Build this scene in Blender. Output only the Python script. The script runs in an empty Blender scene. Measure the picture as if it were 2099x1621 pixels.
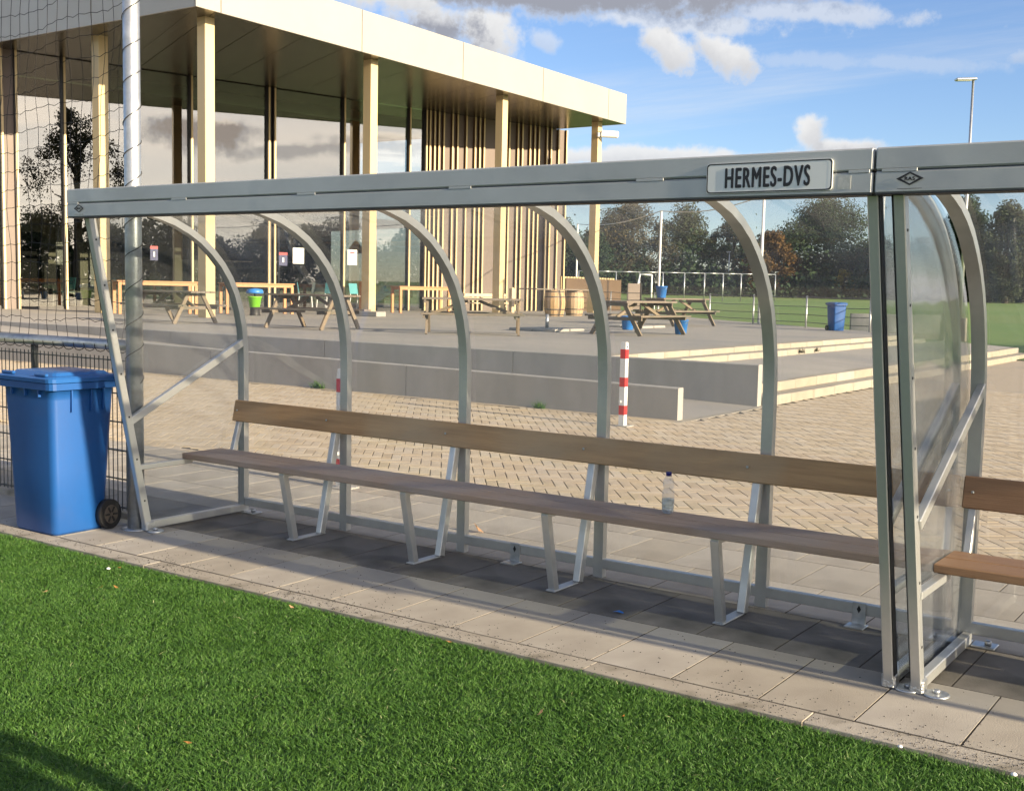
import bpy, bmesh, math, random
import numpy as np
from mathutils import Vector, Matrix
R = math.radians
rng = np.random.default_rng(7)
random.seed(7)
sc = bpy.context.scene
COL = sc.collection

# ------------------------------------------------------------------ camera
CAM_LOC = (6.354, -4.901, 1.654)
YAW, PITCH, ROLL, FPX = R(34.682), R(-5.257), R(1.193), 2378.9
cam_d = bpy.data.cameras.new('camera')
cam_d.sensor_fit = 'HORIZONTAL'; cam_d.sensor_width = 36.0
cam_d.lens = 36.0 * FPX / 2099.0
cam_d.clip_start = 0.05; cam_d.clip_end = 2000
cam = bpy.data.objects.new('camera', cam_d); COL.objects.link(cam)
_fw = Vector((-math.sin(YAW)*math.cos(PITCH), math.cos(YAW)*math.cos(PITCH), math.sin(PITCH)))
_r0 = Vector((math.cos(YAW), math.sin(YAW), 0)); _u0 = _r0.cross(_fw)
_r = math.cos(ROLL)*_r0 + math.sin(ROLL)*_u0
_u = -math.sin(ROLL)*_r0 + math.cos(ROLL)*_u0
M = Matrix(((_r.x, _u.x, -_fw.x, CAM_LOC[0]), (_r.y, _u.y, -_fw.y, CAM_LOC[1]), (_r.z, _u.z, -_fw.z, CAM_LOC[2]), (0, 0, 0, 1)))
cam.matrix_world = M
sc.camera = cam
CAMV = np.array(CAM_LOC); RV, UV, WV = np.array(_r), np.array(_u), np.array(_fw)
def in_view(P, margin=1.08):
    d = np.asarray(P, float) - CAMV
    k = d @ WV
    k2 = np.where(k > 0.1, k, 1)
    u = (d @ RV)/k2*FPX/1049.5; v = (d @ UV)/k2*FPX/810.5
    return (k > 0.1) & (np.abs(u) < margin) & (np.abs(v) < margin)

# ------------------------------------------------------------------ light
SUN_EL, SUN_AZ = R(15.0), R(-2.5)          # azimuth measured from +X towards +Y
sun_d = bpy.data.lights.new('sun', 'SUN'); sun_d.energy = 5.0; sun_d.angle = R(0.53); sun_d.color = (1.0, 0.83, 0.59)
sun = bpy.data.objects.new('sun', sun_d); COL.objects.link(sun)
SV = Vector((math.cos(SUN_EL)*math.cos(SUN_AZ), math.cos(SUN_EL)*math.sin(SUN_AZ), math.sin(SUN_EL)))
sun.rotation_euler = SV.to_track_quat('Z', 'Y').to_euler()
sun.location = (20, 0, 12)
world = bpy.data.worlds.new('World'); sc.world = world; world.use_nodes = True
EXPOSURE = 1.36
SKY_STRENGTH = 0.070
sc.view_settings.view_transform = 'Standard'; sc.view_settings.look = 'None'
sc.view_settings.exposure = EXPOSURE; sc.view_settings.gamma = 1.0; sc.view_settings.use_curve_mapping = False
cy = sc.cycles
cy.use_denoising = True; cy.max_bounces = 6; cy.diffuse_bounces = 2; cy.glossy_bounces = 3
cy.transmission_bounces = 6; cy.transparent_max_bounces = 24
cy.caustics_reflective = False; cy.caustics_refractive = False
cy.sample_clamp_indirect = 6.0
cy.use_adaptive_sampling = True; cy.adaptive_threshold = 0.02

def build_world():
    nt = world.node_tree; N = nt.nodes; L = nt.links
    for n in list(N): N.remove(n)
    out = N.new('ShaderNodeOutputWorld'); bg = N.new('ShaderNodeBackground')
    sky = N.new('ShaderNodeTexSky'); sky.sky_type = 'NISHITA'; sky.sun_disc = False
    sky.sun_elevation = SUN_EL; sky.sun_rotation = R(90) - SUN_AZ
    sky.altitude = 0; sky.air_density = 1.0; sky.dust_density = 0.0; sky.ozone_density = 3.0
    tc = N.new('ShaderNodeTexCoord')
    def math_(op, a, b=None, c=None):
        n = N.new('ShaderNodeMath'); n.operation = op
        for i, v in enumerate((a, b, c)):
            if v is None: continue
            if isinstance(v, (int, float)): n.inputs[i].default_value = v
            else: L.new(v, n.inputs[i])
        return n.outputs[0]
    def vdot(v):
        n = N.new('ShaderNodeVectorMath'); n.operation = 'DOT_PRODUCT'
        L.new(tc.outputs['Generated'], n.inputs[0]); n.inputs[1].default_value = v
        return n.outputs['Value']
    def smooth(x, a, b):
        n = N.new('ShaderNodeMapRange'); n.interpolation_type = 'SMOOTHSTEP'
        L.new(x, n.inputs[0]); n.inputs[1].default_value = a; n.inputs[2].default_value = b
        return n.outputs[0]
    def noise(scale, detail, rough, sx=(1, 1, 1), off=(0, 0, 0), src=None):
        mp = N.new('ShaderNodeMapping'); mp.inputs['Scale'].default_value = sx; mp.inputs['Location'].default_value = off
        L.new(src or tc.outputs['Generated'], mp.inputs[0])
        n = N.new('ShaderNodeTexNoise'); n.inputs['Scale'].default_value = scale
        n.inputs['Detail'].default_value = detail; n.inputs['Roughness'].default_value = rough
        L.new(mp.outputs[0], n.inputs[0]); return n.outputs['Fac']
    # cloud plane coordinates: direction projected on a flat layer overhead
    sep = N.new('ShaderNodeSeparateXYZ'); L.new(tc.outputs['Generated'], sep.inputs[0])
    zc = math_('MAXIMUM', sep.outputs[2], 0.0); zc2 = math_('ADD', zc, 0.09)
    cmb = N.new('ShaderNodeCombineXYZ')
    L.new(math_('DIVIDE', sep.outputs[0], zc2), cmb.inputs[0]); L.new(math_('DIVIDE', sep.outputs[1], zc2), cmb.inputs[1])
    flat = cmb.outputs[0]
    n1 = noise(0.55, 9, 0.62, (1.0, 0.7, 1), (3.1, 1.7, 0), flat)
    layer = smooth(n1, 0.45, 0.62)
    cir = noise(0.5, 8, 0.66, (0.45, 1.9, 1), (7.2, 0.4, 2), flat)
    cirrus = math_('MULTIPLY', smooth(cir, 0.48, 0.80), 0.45)
    # single clouds: (pixel x, pixel y, half width px, half height px)
    edge = noise(34, 9, 0.66); wa = noise(13, 6, 0.6, off=(2, 5, 1)); wb = noise(13, 6, 0.6, off=(7, 1, 4))
    en = math_('MULTIPLY', math_('SUBTRACT', edge, 0.5), 2.2); w1 = math_('MULTIPLY', math_('SUBTRACT', wa, 0.5), 2.6); w2 = math_('MULTIPLY', math_('SUBTRACT', wb, 0.5), 2.6)
    # pixel centre, half sizes, opacity, tilt, share in shade
    blobs = [(1015, 75, 78, 60, 1.0, 0.5, 0.35), (890, 60, 120, 60, 1.0, 0.2, 1.1), (790, -5, 190, 45, 1.0, 0.2, 0.3), (1180, -12, 420, 42, 1.0, 0.03, 1.5), (1480, -6, 240, 26, 0.9, 0.0, 1.2),
             (1372, 92, 62, 36, 1.0, 0.62, 0.28), (1482, 98, 60, 29, 1.0, 0.55, 0.28), (1668, 284, 30, 40, 1.0, -0.2, 0.3), (1735, 304, 95, 18, 1.0, 0.0, 0.5), (1360, 322, 270, 20, 0.95, 0.0, 0.25),
             (1120, 85, 34, 20, 0.5, 0.4, 0.5), (2095, 110, 34, 20, 0.4, 0.0, 0.9), (1290, 238, 40, 14, 0.22, 0.3, 0.5), (1780, 128, 200, 16, 0.28, 0.05, 0.1), (1640, 26, 260, 22, 0.6, 0.08, 0.1), (1400, 42, 240, 22, 0.7, 0.06, 0.1),
             ((0.9682, 0.217, 0.1225), 0, 95, 34, 1.0, 0.1, 3.0), ((0.9498, 0.2957, 0.112), 0, 130, 18, 0.7, 0.1, 2.2), ((0.9309, 0.3489, 0.1183), 0, 90, 22, 0.7, 0.0, 1.6)]
    total = None; dark = None
    for (px, py, a, b, op, tilt, shade) in blobs:
        d = (WV + RV*(px-1049.5)/FPX - UV*(py-810.5)/FPX) if not isinstance(px, tuple) else np.array(px); d = d/np.linalg.norm(d)
        rt = np.cross(d, [0, 0, 1]); rt /= np.linalg.norm(rt); up = np.cross(rt, d)
        ct, st = math.cos(tilt), math.sin(tilt); e1 = rt*ct-up*st; e2 = rt*st+up*ct
        uu = math_('DIVIDE', vdot(tuple(e1)), a/FPX); vv = math_('DIVIDE', vdot(tuple(e2)), b/FPX)
        uu = math_('ADD', uu, w1); vv = math_('ADD', vv, w2)
        front = math_('GREATER_THAN', vdot(tuple(d)), 0.3)
        rr = math_('SQRT', math_('ADD', math_('MULTIPLY', uu, uu), math_('MULTIPLY', vv, vv)))
        rr = math_('ADD', rr, en)
        m = math_('MULTIPLY', math_('MULTIPLY', smooth(rr, 1.30, 0.45), op), front)
        # shaded base, bright crown on the sun side
        sh = math_('MULTIPLY', m, math_('MINIMUM', 1.0, math_('MULTIPLY', shade, math_('MULTIPLY', 1.6, smooth(math_('ADD', math_('ADD', vv, math_('MULTIPLY', uu, -0.35)), math_('MULTIPLY', en, 0.8)), 0.9, -1.1)))))
        total = m if total is None else math_('MAXIMUM', total, m)
        dark = sh if dark is None else math_('MAXIMUM', dark, sh)
    # general cloud cover away from the open part of the sky in view
    dv = WV + RV*(1600-1049.5)/FPX - UV*(200-810.5)/FPX; dv = dv/np.linalg.norm(dv)
    away = smooth(vdot(tuple(dv)), 0.955, 0.80)
    layer = math_('MULTIPLY', layer, away)
    veil = math_('MULTIPLY', smooth(vdot(tuple(SV)), 0.80, 0.98), math_('ADD', 0.72, math_('MULTIPLY', smooth(n1, 0.35, 0.60), 0.28)))
    cov = math_('MAXIMUM', math_('MAXIMUM', math_('MAXIMUM', total, layer), cirrus), veil)
    dk = math_('MAXIMUM', dark, math_('MULTIPLY', layer, smooth(n1, 0.57, 0.70)))
    # clouds brighten and warm towards the sun
    sd = smooth(vdot(tuple(SV)), 0.0, 1.0)
    cl = N.new('ShaderNodeMix'); cl.data_type = 'RGBA'
    L.new(sd, cl.inputs[0]); cl.inputs[6].default_value = (5.0, 5.0, 5.0, 1); cl.inputs[7].default_value = (19.5, 17.2, 14.8, 1)
    cd = N.new('ShaderNodeMix'); cd.data_type = 'RGBA'
    L.new(sd, cd.inputs[0]); cd.inputs[6].default_value = (2.0, 2.1, 2.45, 1); cd.inputs[7].default_value = (7.0, 6.1, 5.6, 1)
    cc = N.new('ShaderNodeMix'); cc.data_type = 'RGBA'
    L.new(dk, cc.inputs[0]); L.new(cl.outputs[2], cc.inputs[6]); L.new(cd.outputs[2], cc.inputs[7])
    mx = N.new('ShaderNodeMix'); mx.data_type = 'RGBA'
    tn = N.new('ShaderNodeMix'); tn.data_type = 'RGBA'; tn.blend_type = 'MULTIPLY'; tn.inputs[0].default_value = 1.0; L.new(sky.outputs[0], tn.inputs[6]); tn.inputs[7].default_value = (0.97, 0.95, 1.10, 1)
    L.new(cov, mx.inputs[0]); L.new(tn.outputs[2], mx.inputs[6]); L.new(cc.outputs[2], mx.inputs[7])
    L.new(mx.outputs[2], bg.inputs[0]); bg.inputs[1].default_value = SKY_STRENGTH
    L.new(bg.outputs[0], out.inputs[0])
build_world()

# ------------------------------------------------------------------ materials
MATS = {}
def pm(name, c1, c2=None, scale=4.0, rough=0.6, metal=0.0, bump=0.0, bscale=60.0, stretch=(1, 1, 1), detail=6, spec=0.5,
       c3=None, s3=1.0, t3=(0.5, 0.65), objvar=0.0, rough_var=0.0, attr=None, attr_cols=None, coord='Object', emit=None, alpha=None, trans=0.0):
    m = bpy.data.materials.new(name); m.use_nodes = True
    nt = m.node_tree; N = nt.nodes; L = nt.links
    b = N['Principled BSDF']
    b.inputs['Roughness'].default_value = rough; b.inputs['Metallic'].default_value = metal
    b.inputs['Specular IOR Level'].default_value = spec
    tc = N.new('ShaderNodeTexCoord'); mp = N.new('ShaderNodeMapping'); mp.inputs['Scale'].default_value = stretch
    L.new(tc.outputs[coord], mp.inputs[0])
    col = None
    if c2 is not None:
        n = N.new('ShaderNodeTexNoise'); n.inputs['Scale'].default_value = scale; n.inputs['Detail'].default_value = detail
        n.inputs['Roughness'].default_value = 0.62
        L.new(mp.outputs[0], n.inputs[0])
        r = N.new('ShaderNodeMapRange'); r.inputs[1].default_value = 0.32; r.inputs[2].default_value = 0.68
        L.new(n.outputs['Fac'], r.inputs[0])
        x = N.new('ShaderNodeMix'); x.data_type = 'RGBA'; L.new(r.outputs[0], x.inputs[0])
        x.inputs[6].default_value = (*c1, 1); x.inputs[7].default_value = (*c2, 1)
        col = x.outputs[2]
        if rough_var:
            rr = N.new('ShaderNodeMapRange'); L.new(n.outputs['Fac'], rr.inputs[0]); rr.inputs[1].default_value = 0.3; rr.inputs[2].default_value = 0.7
            rr.inputs[3].default_value = max(0.03, rough-rough_var); rr.inputs[4].default_value = rough+rough_var
            L.new(rr.outputs[0], b.inputs['Roughness'])
    if c3 is not None:
        n = N.new('ShaderNodeTexNoise'); n.inputs['Scale'].default_value = s3; n.inputs['Detail'].default_value = 5
        L.new(tc.outputs[coord], n.inputs[0])
        r = N.new('ShaderNodeMapRange'); r.inputs[1].default_value = t3[0]; r.inputs[2].default_value = t3[1]; L.new(n.outputs['Fac'], r.inputs[0])
        x = N.new('ShaderNodeMix'); x.data_type = 'RGBA'; L.new(r.outputs[0], x.inputs[0])
        if col is None: x.inputs[6].default_value = (*c1, 1)
        else: L.new(col, x.inputs[6])
        x.inputs[7].default_value = (*c3, 1); col = x.outputs[2]
    if objvar:
        oi = N.new('ShaderNodeObjectInfo')
        at = N.new('ShaderNodeAttribute'); at.attribute_name = 'rnd'
        ad = N.new('ShaderNodeMath'); ad.operation = 'ADD'; L.new(oi.outputs['Random'], ad.inputs[0]); L.new(at.outputs['Fac'], ad.inputs[1])
        fr = N.new('ShaderNodeMath'); fr.operation = 'FRACT'; L.new(ad.outputs[0], fr.inputs[0])
        r = N.new('ShaderNodeMapRange'); L.new(fr.outputs[0], r.inputs[0]); r.inputs[3].default_value = 1-objvar; r.inputs[4].default_value = 1+objvar
        hs = N.new('ShaderNodeHueSaturation'); L.new(r.outputs[0], hs.inputs['Value'])
        sv = N.new('ShaderNodeMapRange'); L.new(fr.outputs[0], sv.inputs[0]); sv.inputs[3].default_value = 1.12; sv.inputs[4].default_value = 0.85
        L.new(sv.outputs[0], hs.inputs['Saturation'])
        if col is None: hs.inputs['Color'].default_value = (*c1, 1)
        else: L.new(col, hs.inputs['Color'])
        col = hs.outputs[0]
    if attr_cols is not None:
        at = N.new('ShaderNodeAttribute'); at.attribute_name = 'rnd'
        cr = N.new('ShaderNodeValToRGB'); L.new(at.outputs['Fac'], cr.inputs[0])
        els = cr.color_ramp.elements
        while len(els) < len(attr_cols): els.new(0.5)
        for e, (p, c) in zip(els, attr_cols): e.position = p; e.color = (*c, 1)
        col = cr.outputs[0]
    if col is None: b.inputs['Base Color'].default_value = (*c1, 1)
    else: L.new(col, b.inputs['Base Color'])
    if bump:
        n = N.new('ShaderNodeTexNoise'); n.inputs['Scale'].default_value = bscale; n.inputs['Detail'].default_value = 5
        L.new(mp.outputs[0], n.inputs[0])
        bp = N.new('ShaderNodeBump'); bp.inputs['Strength'].default_value = bump; bp.inputs['Distance'].default_value = 0.01
        L.new(n.outputs['Fac'], bp.inputs['Height']); L.new(bp.outputs[0], b.inputs['Normal'])
    if trans:
        tr = N.new('ShaderNodeBsdfTranslucent'); mx = N.new('ShaderNodeMixShader'); mx.inputs[0].default_value = trans
        if col is None: tr.inputs[0].default_value = (*c1, 1)
        else: L.new(col, tr.inputs[0])
        L.new(b.outputs[0], mx.inputs[1]); L.new(tr.outputs[0], mx.inputs[2]); L.new(mx.outputs[0], N['Material Output'].inputs[0])
    if emit: b.inputs['Emission Color'].default_value = (*emit[:3], 1); b.inputs['Emission Strength'].default_value = emit[3]
    MATS[name] = m
    return m

def glassy(name, tint, base_refl, rough, haze=0.0, haze_col=(0.8, 0.8, 0.8), rtint=(1, 1, 1), bump=0.0, bscale=3, smear=None):
    m = bpy.data.materials.new(name); m.use_nodes = True
    nt = m.node_tree; N = nt.nodes; L = nt.links
    N.remove(N['Principled BSDF'])
    t = N.new('ShaderNodeBsdfTransparent'); t.inputs[0].default_value = (*tint, 1)
    g = N.new('ShaderNodeBsdfGlossy'); g.inputs[0].default_value = (*rtint, 1); g.inputs['Roughness'].default_value = rough
    ge = N.new('ShaderNodeNewGeometry')
    dt = N.new('ShaderNodeVectorMath'); dt.operation = 'DOT_PRODUCT'; L.new(ge.outputs['Normal'], dt.inputs[0]); L.new(ge.outputs['Incoming'], dt.inputs[1])
    ab = N.new('ShaderNodeMath'); ab.operation = 'ABSOLUTE'; L.new(dt.outputs['Value'], ab.inputs[0])
    om = N.new('ShaderNodeMath'); om.operation = 'SUBTRACT'; om.inputs[0].default_value = 1.0; L.new(ab.outputs[0], om.inputs[1])
    pw = N.new('ShaderNodeMath'); pw.operation = 'POWER'; L.new(om.outputs[0], pw.inputs[0]); pw.inputs[1].default_value = 5.0
    r = N.new('ShaderNodeMapRange'); L.new(pw.outputs[0], r.inputs[0]); r.inputs[3].default_value = base_refl; r.inputs[4].default_value = 1.0
    mx = N.new('ShaderNodeMixShader'); L.new(r.outputs[0], mx.inputs[0]); L.new(t.outputs[0], mx.inputs[1]); L.new(g.outputs[0], mx.inputs[2])
    last = mx.outputs[0]
    tc = N.new('ShaderNodeTexCoord')
    if bump:
        n = N.new('ShaderNodeTexNoise'); n.inputs['Scale'].default_value = bscale; n.inputs['Detail'].default_value = 1; L.new(tc.outputs['Object'], n.inputs[0])
        bp = N.new('ShaderNodeBump'); bp.inputs['Strength'].default_value = bump; bp.inputs['Distance'].default_value = 0.02
        L.new(n.outputs['Fac'], bp.inputs['Height']); L.new(bp.outputs[0], g.inputs['Normal'])
    if haze:
        d = N.new('ShaderNodeBsdfDiffuse'); d.inputs[0].default_value = (*haze_col, 1)
        tl = N.new('ShaderNodeBsdfTranslucent'); tl.inputs[0].default_value = (*haze_col, 1)
        dm = N.new('ShaderNodeMixShader'); L.new(d.outputs[0], dm.inputs[1]); L.new(tl.outputs[0], dm.inputs[2])
        n = N.new('ShaderNodeTexNoise'); n.inputs['Scale'].default_value = 2.2; n.inputs['Detail'].default_value = 7
        mp = N.new('ShaderNodeMapping'); mp.inputs['Scale'].default_value = (1, 1, 0.35); L.new(tc.outputs['Object'], mp.inputs[0]); L.new(mp.outputs[0], n.inputs[0])
        r2 = N.new('ShaderNodeMapRange'); L.new(n.outputs['Fac'], r2.inputs[0]); r2.inputs[1].default_value = 0.35; r2.inputs[2].default_value = 0.75
        r2.inputs[3].default_value = haze*0.45; r2.inputs[4].default_value = haze*1.9
        m2 = N.new('ShaderNodeMixShader'); L.new(r2.outputs[0], m2.inputs[0]); L.new(last, m2.inputs[1]); L.new(dm.outputs[0], m2.inputs[2])
        last = m2.outputs[0]
    L.new(last, N['Material Output'].inputs[0])
    MATS[name] = m
    return m

ALU = pm('aluminium', (0.60, 0.60, 0.575), (0.51, 0.51, 0.49), 6, 0.36, 0.60, 0.05, 180, c3=(0.40, 0.42, 0.42), s3=2.2, t3=(0.58, 0.74), rough_var=0.08)
ALUB = pm('aluminium_beam', (0.46, 0.475, 0.46), (0.395, 0.41, 0.40), 2.5, 0.46, 0.40, 0.04, 150, stretch=(0.6, 1, 1), c3=(0.34, 0.36, 0.37), s3=3.2, t3=(0.60, 0.80), rough_var=0.06)
WELD = pm('weld', (0.62, 0.62, 0.60), (0.45, 0.45, 0.44), 40, 0.35, 0.8, 0.6, 90)
RUBBER = pm('black_rubber', (0.012, 0.012, 0.013), rough=0.6)
BLACK = pm('black_print', (0.012, 0.012, 0.014), rough=0.45)
SIGNW = pm('sign_face', (0.74, 0.76, 0.73), (0.69, 0.71, 0.685), 3, 0.45, 0.0)
STICK = pm('faded_sticker', (0.40, 0.41, 0.38), (0.52, 0.53, 0.50), 60, 0.6)
POLY = glassy('clear_polycarbonate', (0.93, 0.94, 0.94), 0.045, 0.03, haze=0.05, haze_col=(0.60, 0.66, 0.76), bump=0.15, bscale=2.5)
POLYS = glassy('scuffed_polycarbonate', (0.86, 0.88, 0.89), 0.05, 0.05, haze=0.05, haze_col=(0.74, 0.76, 0.80), bump=0.3, bscale=2.0)
WOODB = pm('bench_wood_weathered', (0.53, 0.325, 0.155), (0.36, 0.21, 0.098), 5, 0.62, 0, 0.25, 30, stretch=(0.35, 6, 6), c3=(0.47, 0.335, 0.20), s3=1.3, t3=(0.45, 0.7))
WOODS = pm('seat_wood_weathered', (0.38, 0.27, 0.20), (0.28, 0.20, 0.148), 5, 0.66, 0, 0.3, 30, stretch=(0.35, 6, 6), c3=(0.33, 0.28, 0.25), s3=1.5, t3=(0.42, 0.7))
WOODN = pm('bench_wood_new', (0.36, 0.205, 0.105), (0.27, 0.15, 0.078), 5, 0.55, 0, 0.2, 30, stretch=(0.35, 6, 6))
SLAB = pm('concrete_slab', (0.385, 0.350, 0.295), (0.325, 0.295, 0.248), 3.0, 0.85, 0, 0.25, 160, c3=(0.27, 0.24, 0.20), s3=1.8, t3=(0.54, 0.78), objvar=0.07, coord='Object')
SLABD = pm('dark_slab', (0.215, 0.195, 0.165), (0.16, 0.145, 0.125), 4.0, 0.8, 0, 0.25, 120, c3=(0.085, 0.078, 0.062), s3=2.6, t3=(0.46, 0.70), objvar=0.10)  # darker, blotchier slab, laid in the second row only
KERB = pm('kerb_concrete', (0.37, 0.335, 0.28), (0.29, 0.26, 0.215), 5, 0.88, 0, 0.3, 140, c3=(0.18, 0.16, 0.12), s3=6, t3=(0.56, 0.75), objvar=0.06)
BRICK = pm('paver', (0.52, 0.425, 0.30), (0.43, 0.352, 0.25), 7, 0.85, 0, 0.25, 120, objvar=0.075)
BRICKFAR = pm('paver_far', (0.46, 0.375, 0.27), (0.39, 0.32, 0.235), 3.5, 0.88, 0, 0.3, 12, c3=(0.30, 0.27, 0.22), s3=0.5, t3=(0.5, 0.7))
SAND = pm('joint_sand', (0.060, 0.047, 0.032), (0.032, 0.026, 0.018), 9, 0.95)
DIRT = pm('ground_soil', (0.13, 0.11, 0.075), (0.09, 0.08, 0.05), 3, 0.95)
CONC = pm('wall_concrete', (0.37, 0.353, 0.325), (0.312, 0.297, 0.272), 1.6, 0.8, 0, 0.2, 90, stretch=(1.6, 1.6, 0.45), c3=(0.30, 0.285, 0.255), s3=1.4, t3=(0.52, 0.75), objvar=0.03)
TERR = pm('terrace_paving', (0.365, 0.338, 0.30), (0.315, 0.292, 0.26), 1.2, 0.82, 0, 0.2, 40, stretch=(0.5, 1, 1), c3=(0.28, 0.265, 0.25), s3=0.35, t3=(0.48, 0.66))
STEP = pm('step_block', (0.37, 0.33, 0.265), (0.31, 0.275, 0.22), 4, 0.85, 0, 0.25, 80, c3=(0.30, 0.25, 0.18), s3=2.5, t3=(0.6, 0.8), objvar=0.06)
TURFB = pm('turf_backing', (0.030, 0.075, 0.016), (0.020, 0.05, 0.012), 60, 0.95)
TURF = pm('turf_fibre', (0.1, 0.2, 0.05), rough=0.5, spec=0.35, trans=0.30,
          attr_cols=[(0.0, (0.040, 0.105, 0.020)), (0.45, (0.072, 0.172, 0.030)), (0.8, (0.116, 0.230, 0.044)), (0.96, (0.17, 0.28, 0.07)), (1.0, (0.42, 0.44, 0.24))])
FIELD = pm('field_grass', (0.125, 0.215, 0.036), (0.095, 0.175, 0.030), 0.35, 0.9, 0, 0.5, 6, c3=(0.145, 0.205, 0.045), s3=0.06, t3=(0.45, 0.6))
GRAN = pm('rubber_granule', (0.02, 0.018, 0.016), rough=0.8)
LEAFM = pm('dry_leaf', (0.42, 0.20, 0.07), (0.52, 0.30, 0.12), 30, 0.7, objvar=0.25, trans=0.3)
BLUE = pm('bin_blue', (0.012, 0.082, 0.285), (0.010, 0.070, 0.250), 3, 0.42, 0, 0.06, 120, c3=(0.03, 0.075, 0.23), s3=4, t3=(0.6, 0.85), rough_var=0.06)
BLUEL = pm('bin_lid_blue', (0.014, 0.088, 0.295), (0.020, 0.10, 0.31), 5, 0.30, 0, 0.05, 60)
GALV = pm('galvanised_steel', (0.52, 0.535, 0.54), (0.40, 0.415, 0.42), 22, 0.40, 0.85, 0.03, 60, c3=(0.62, 0.63, 0.63), s3=9, t3=(0.55, 0.72), rough_var=0.1)
CORD = pm('net_cord', (0.014, 0.013, 0.015), rough=0.8)
FENCEM = pm('fence_wire', (0.05, 0.055, 0.055), rough=0.5, metal=0.3)
WHITEP = pm('white_paint', (0.78, 0.78, 0.77), (0.70, 0.70, 0.68), 12, 0.45)
REDP = pm('red_paint', (0.62, 0.030, 0.030), (0.55, 0.025, 0.025), 10, 0.4)
CHAMP = pm('champagne_fascia', (0.375, 0.358, 0.315), (0.345, 0.33, 0.29), 0.5, 0.42, 0.25, 0, rough_var=0.05)
CHAMPC = pm('champagne_column', (0.62, 0.48, 0.265), (0.585, 0.455, 0.25), 0.6, 0.45, 0.15)
SOFF = pm('soffit_panel', (0.105, 0.090, 0.068), (0.092, 0.079, 0.059), 0.6, 0.26, 0.65, objvar=0.04)
BATT = pm('batten_gold', (0.62, 0.475, 0.255), (0.56, 0.43, 0.225), 1.0, 0.5, 0.1)
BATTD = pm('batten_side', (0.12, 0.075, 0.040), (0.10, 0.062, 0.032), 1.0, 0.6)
TAUPE = pm('taupe_cladding', (0.155, 0.120, 0.100), (0.140, 0.108, 0.088), 0.8, 0.6)
DARK = pm('dark_frame', (0.025, 0.022, 0.02), rough=0.5)
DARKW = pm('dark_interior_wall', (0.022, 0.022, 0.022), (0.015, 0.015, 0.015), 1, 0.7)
CREAM = pm('interior_cream', (0.55, 0.52, 0.41), rough=0.7)
INFL = pm('interior_floor', (0.16, 0.14, 0.12), rough=0.5)
GLASS = glassy('window_glass', (0.66, 0.68, 0.66), 0.19, 0.0, rtint=(1.0, 0.97, 0.93), bump=0.05, bscale=0.4)
PAPER = pm('paper', (0.72, 0.72, 0.68), rough=0.7)
POSTB = pm('poster_blue', (0.03, 0.035, 0.10), rough=0.5)
POSTR = pm('poster_red', (0.45, 0.05, 0.05), rough=0.5)
PICN = pm('picnic_wood', (0.205, 0.165, 0.125), (0.150, 0.120, 0.090), 5, 0.75, 0, 0.2, 20, stretch=(0.5, 6, 6), c3=(0.11, 0.105, 0.075), s3=1.1, t3=(0.5, 0.7), objvar=0.1)
PICL = pm('picnic_leg_wood', (0.22, 0.168, 0.112), (0.165, 0.128, 0.088), 6, 0.75, objvar=0.1)
ORAN = pm('orange_wood', (0.50, 0.225, 0.075), (0.43, 0.185, 0.060), 5, 0.5, stretch=(0.5, 5, 5))
TURQ = pm('turquoise_plastic', (0.09, 0.30, 0.32), rough=0.45)
GREENP = pm('green_plastic', (0.22, 0.62, 0.03), rough=0.4)
OAK = pm('barrel_oak', (0.52, 0.36, 0.20), (0.40, 0.265, 0.14), 6, 0.6, stretch=(5, 5, 0.6), objvar=0.06)
HOOP = pm('barrel_hoop', (0.16, 0.14, 0.12), rough=0.5, metal=0.6)
PALE = pm('pale_wood', (0.60, 0.47, 0.31), (0.52, 0.40, 0.26), 4, 0.6)
BUCK = pm('bucket_blue', (0.03, 0.19, 0.56), rough=0.4)
BARK = pm('bark', (0.10, 0.08, 0.06), (0.06, 0.05, 0.038), 8, 0.9)
CAPB = pm('bottle_cap', (0.012, 0.012, 0.16), rough=0.4)
PET = glassy('bottle_plastic', (0.955, 0.96, 0.965), 0.14, 0.04, haze=0.13, haze_col=(0.8, 0.82, 0.84), bump=0.6, bscale=60)
WATER = glassy('bottle_water', (0.60, 0.70, 0.78), 0.14, 0.02, bump=0.3, bscale=40)
ORNG = pm('cone_orange', (0.65, 0.13, 0.03), rough=0.5)
ROOFM = pm('roof_membrane', (0.12, 0.12, 0.12), rough=0.8)
def leafmat(name, cols):
    return pm(name, (0.1, 0.1, 0.05), rough=0.75, spec=0.08, trans=0.12, attr_cols=cols)
LV_DARK = leafmat('leaf_dark_green', [(0.0, (0.028, 0.046, 0.026)), (0.5, (0.038, 0.062, 0.032)), (0.85, (0.048, 0.076, 0.038)), (1.0, (0.060, 0.088, 0.042))])
LV_BROWN = leafmat('leaf_autumn_brown', [(0.0, (0.050, 0.050, 0.032)), (0.4, (0.070, 0.068, 0.040)), (0.8, (0.100, 0.085, 0.044)), (1.0, (0.15, 0.11, 0.05))])
LV_OLIVE = leafmat('leaf_olive', [(0.0, (0.038, 0.050, 0.030)), (0.5, (0.054, 0.070, 0.038)), (0.85, (0.066, 0.084, 0.046)), (1.0, (0.082, 0.094, 0.05))])
LV_RUST = leafmat('leaf_rust', [(0.0, (0.07, 0.045, 0.022)), (0.5, (0.12, 0.072, 0.028)), (1.0, (0.20, 0.115, 0.035))])
LV_YELL = leafmat('leaf_yellow', [(0.0, (0.08, 0.07, 0.02)), (0.5, (0.22, 0.17, 0.03)), (1.0, (0.36, 0.27, 0.05))])

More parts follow.
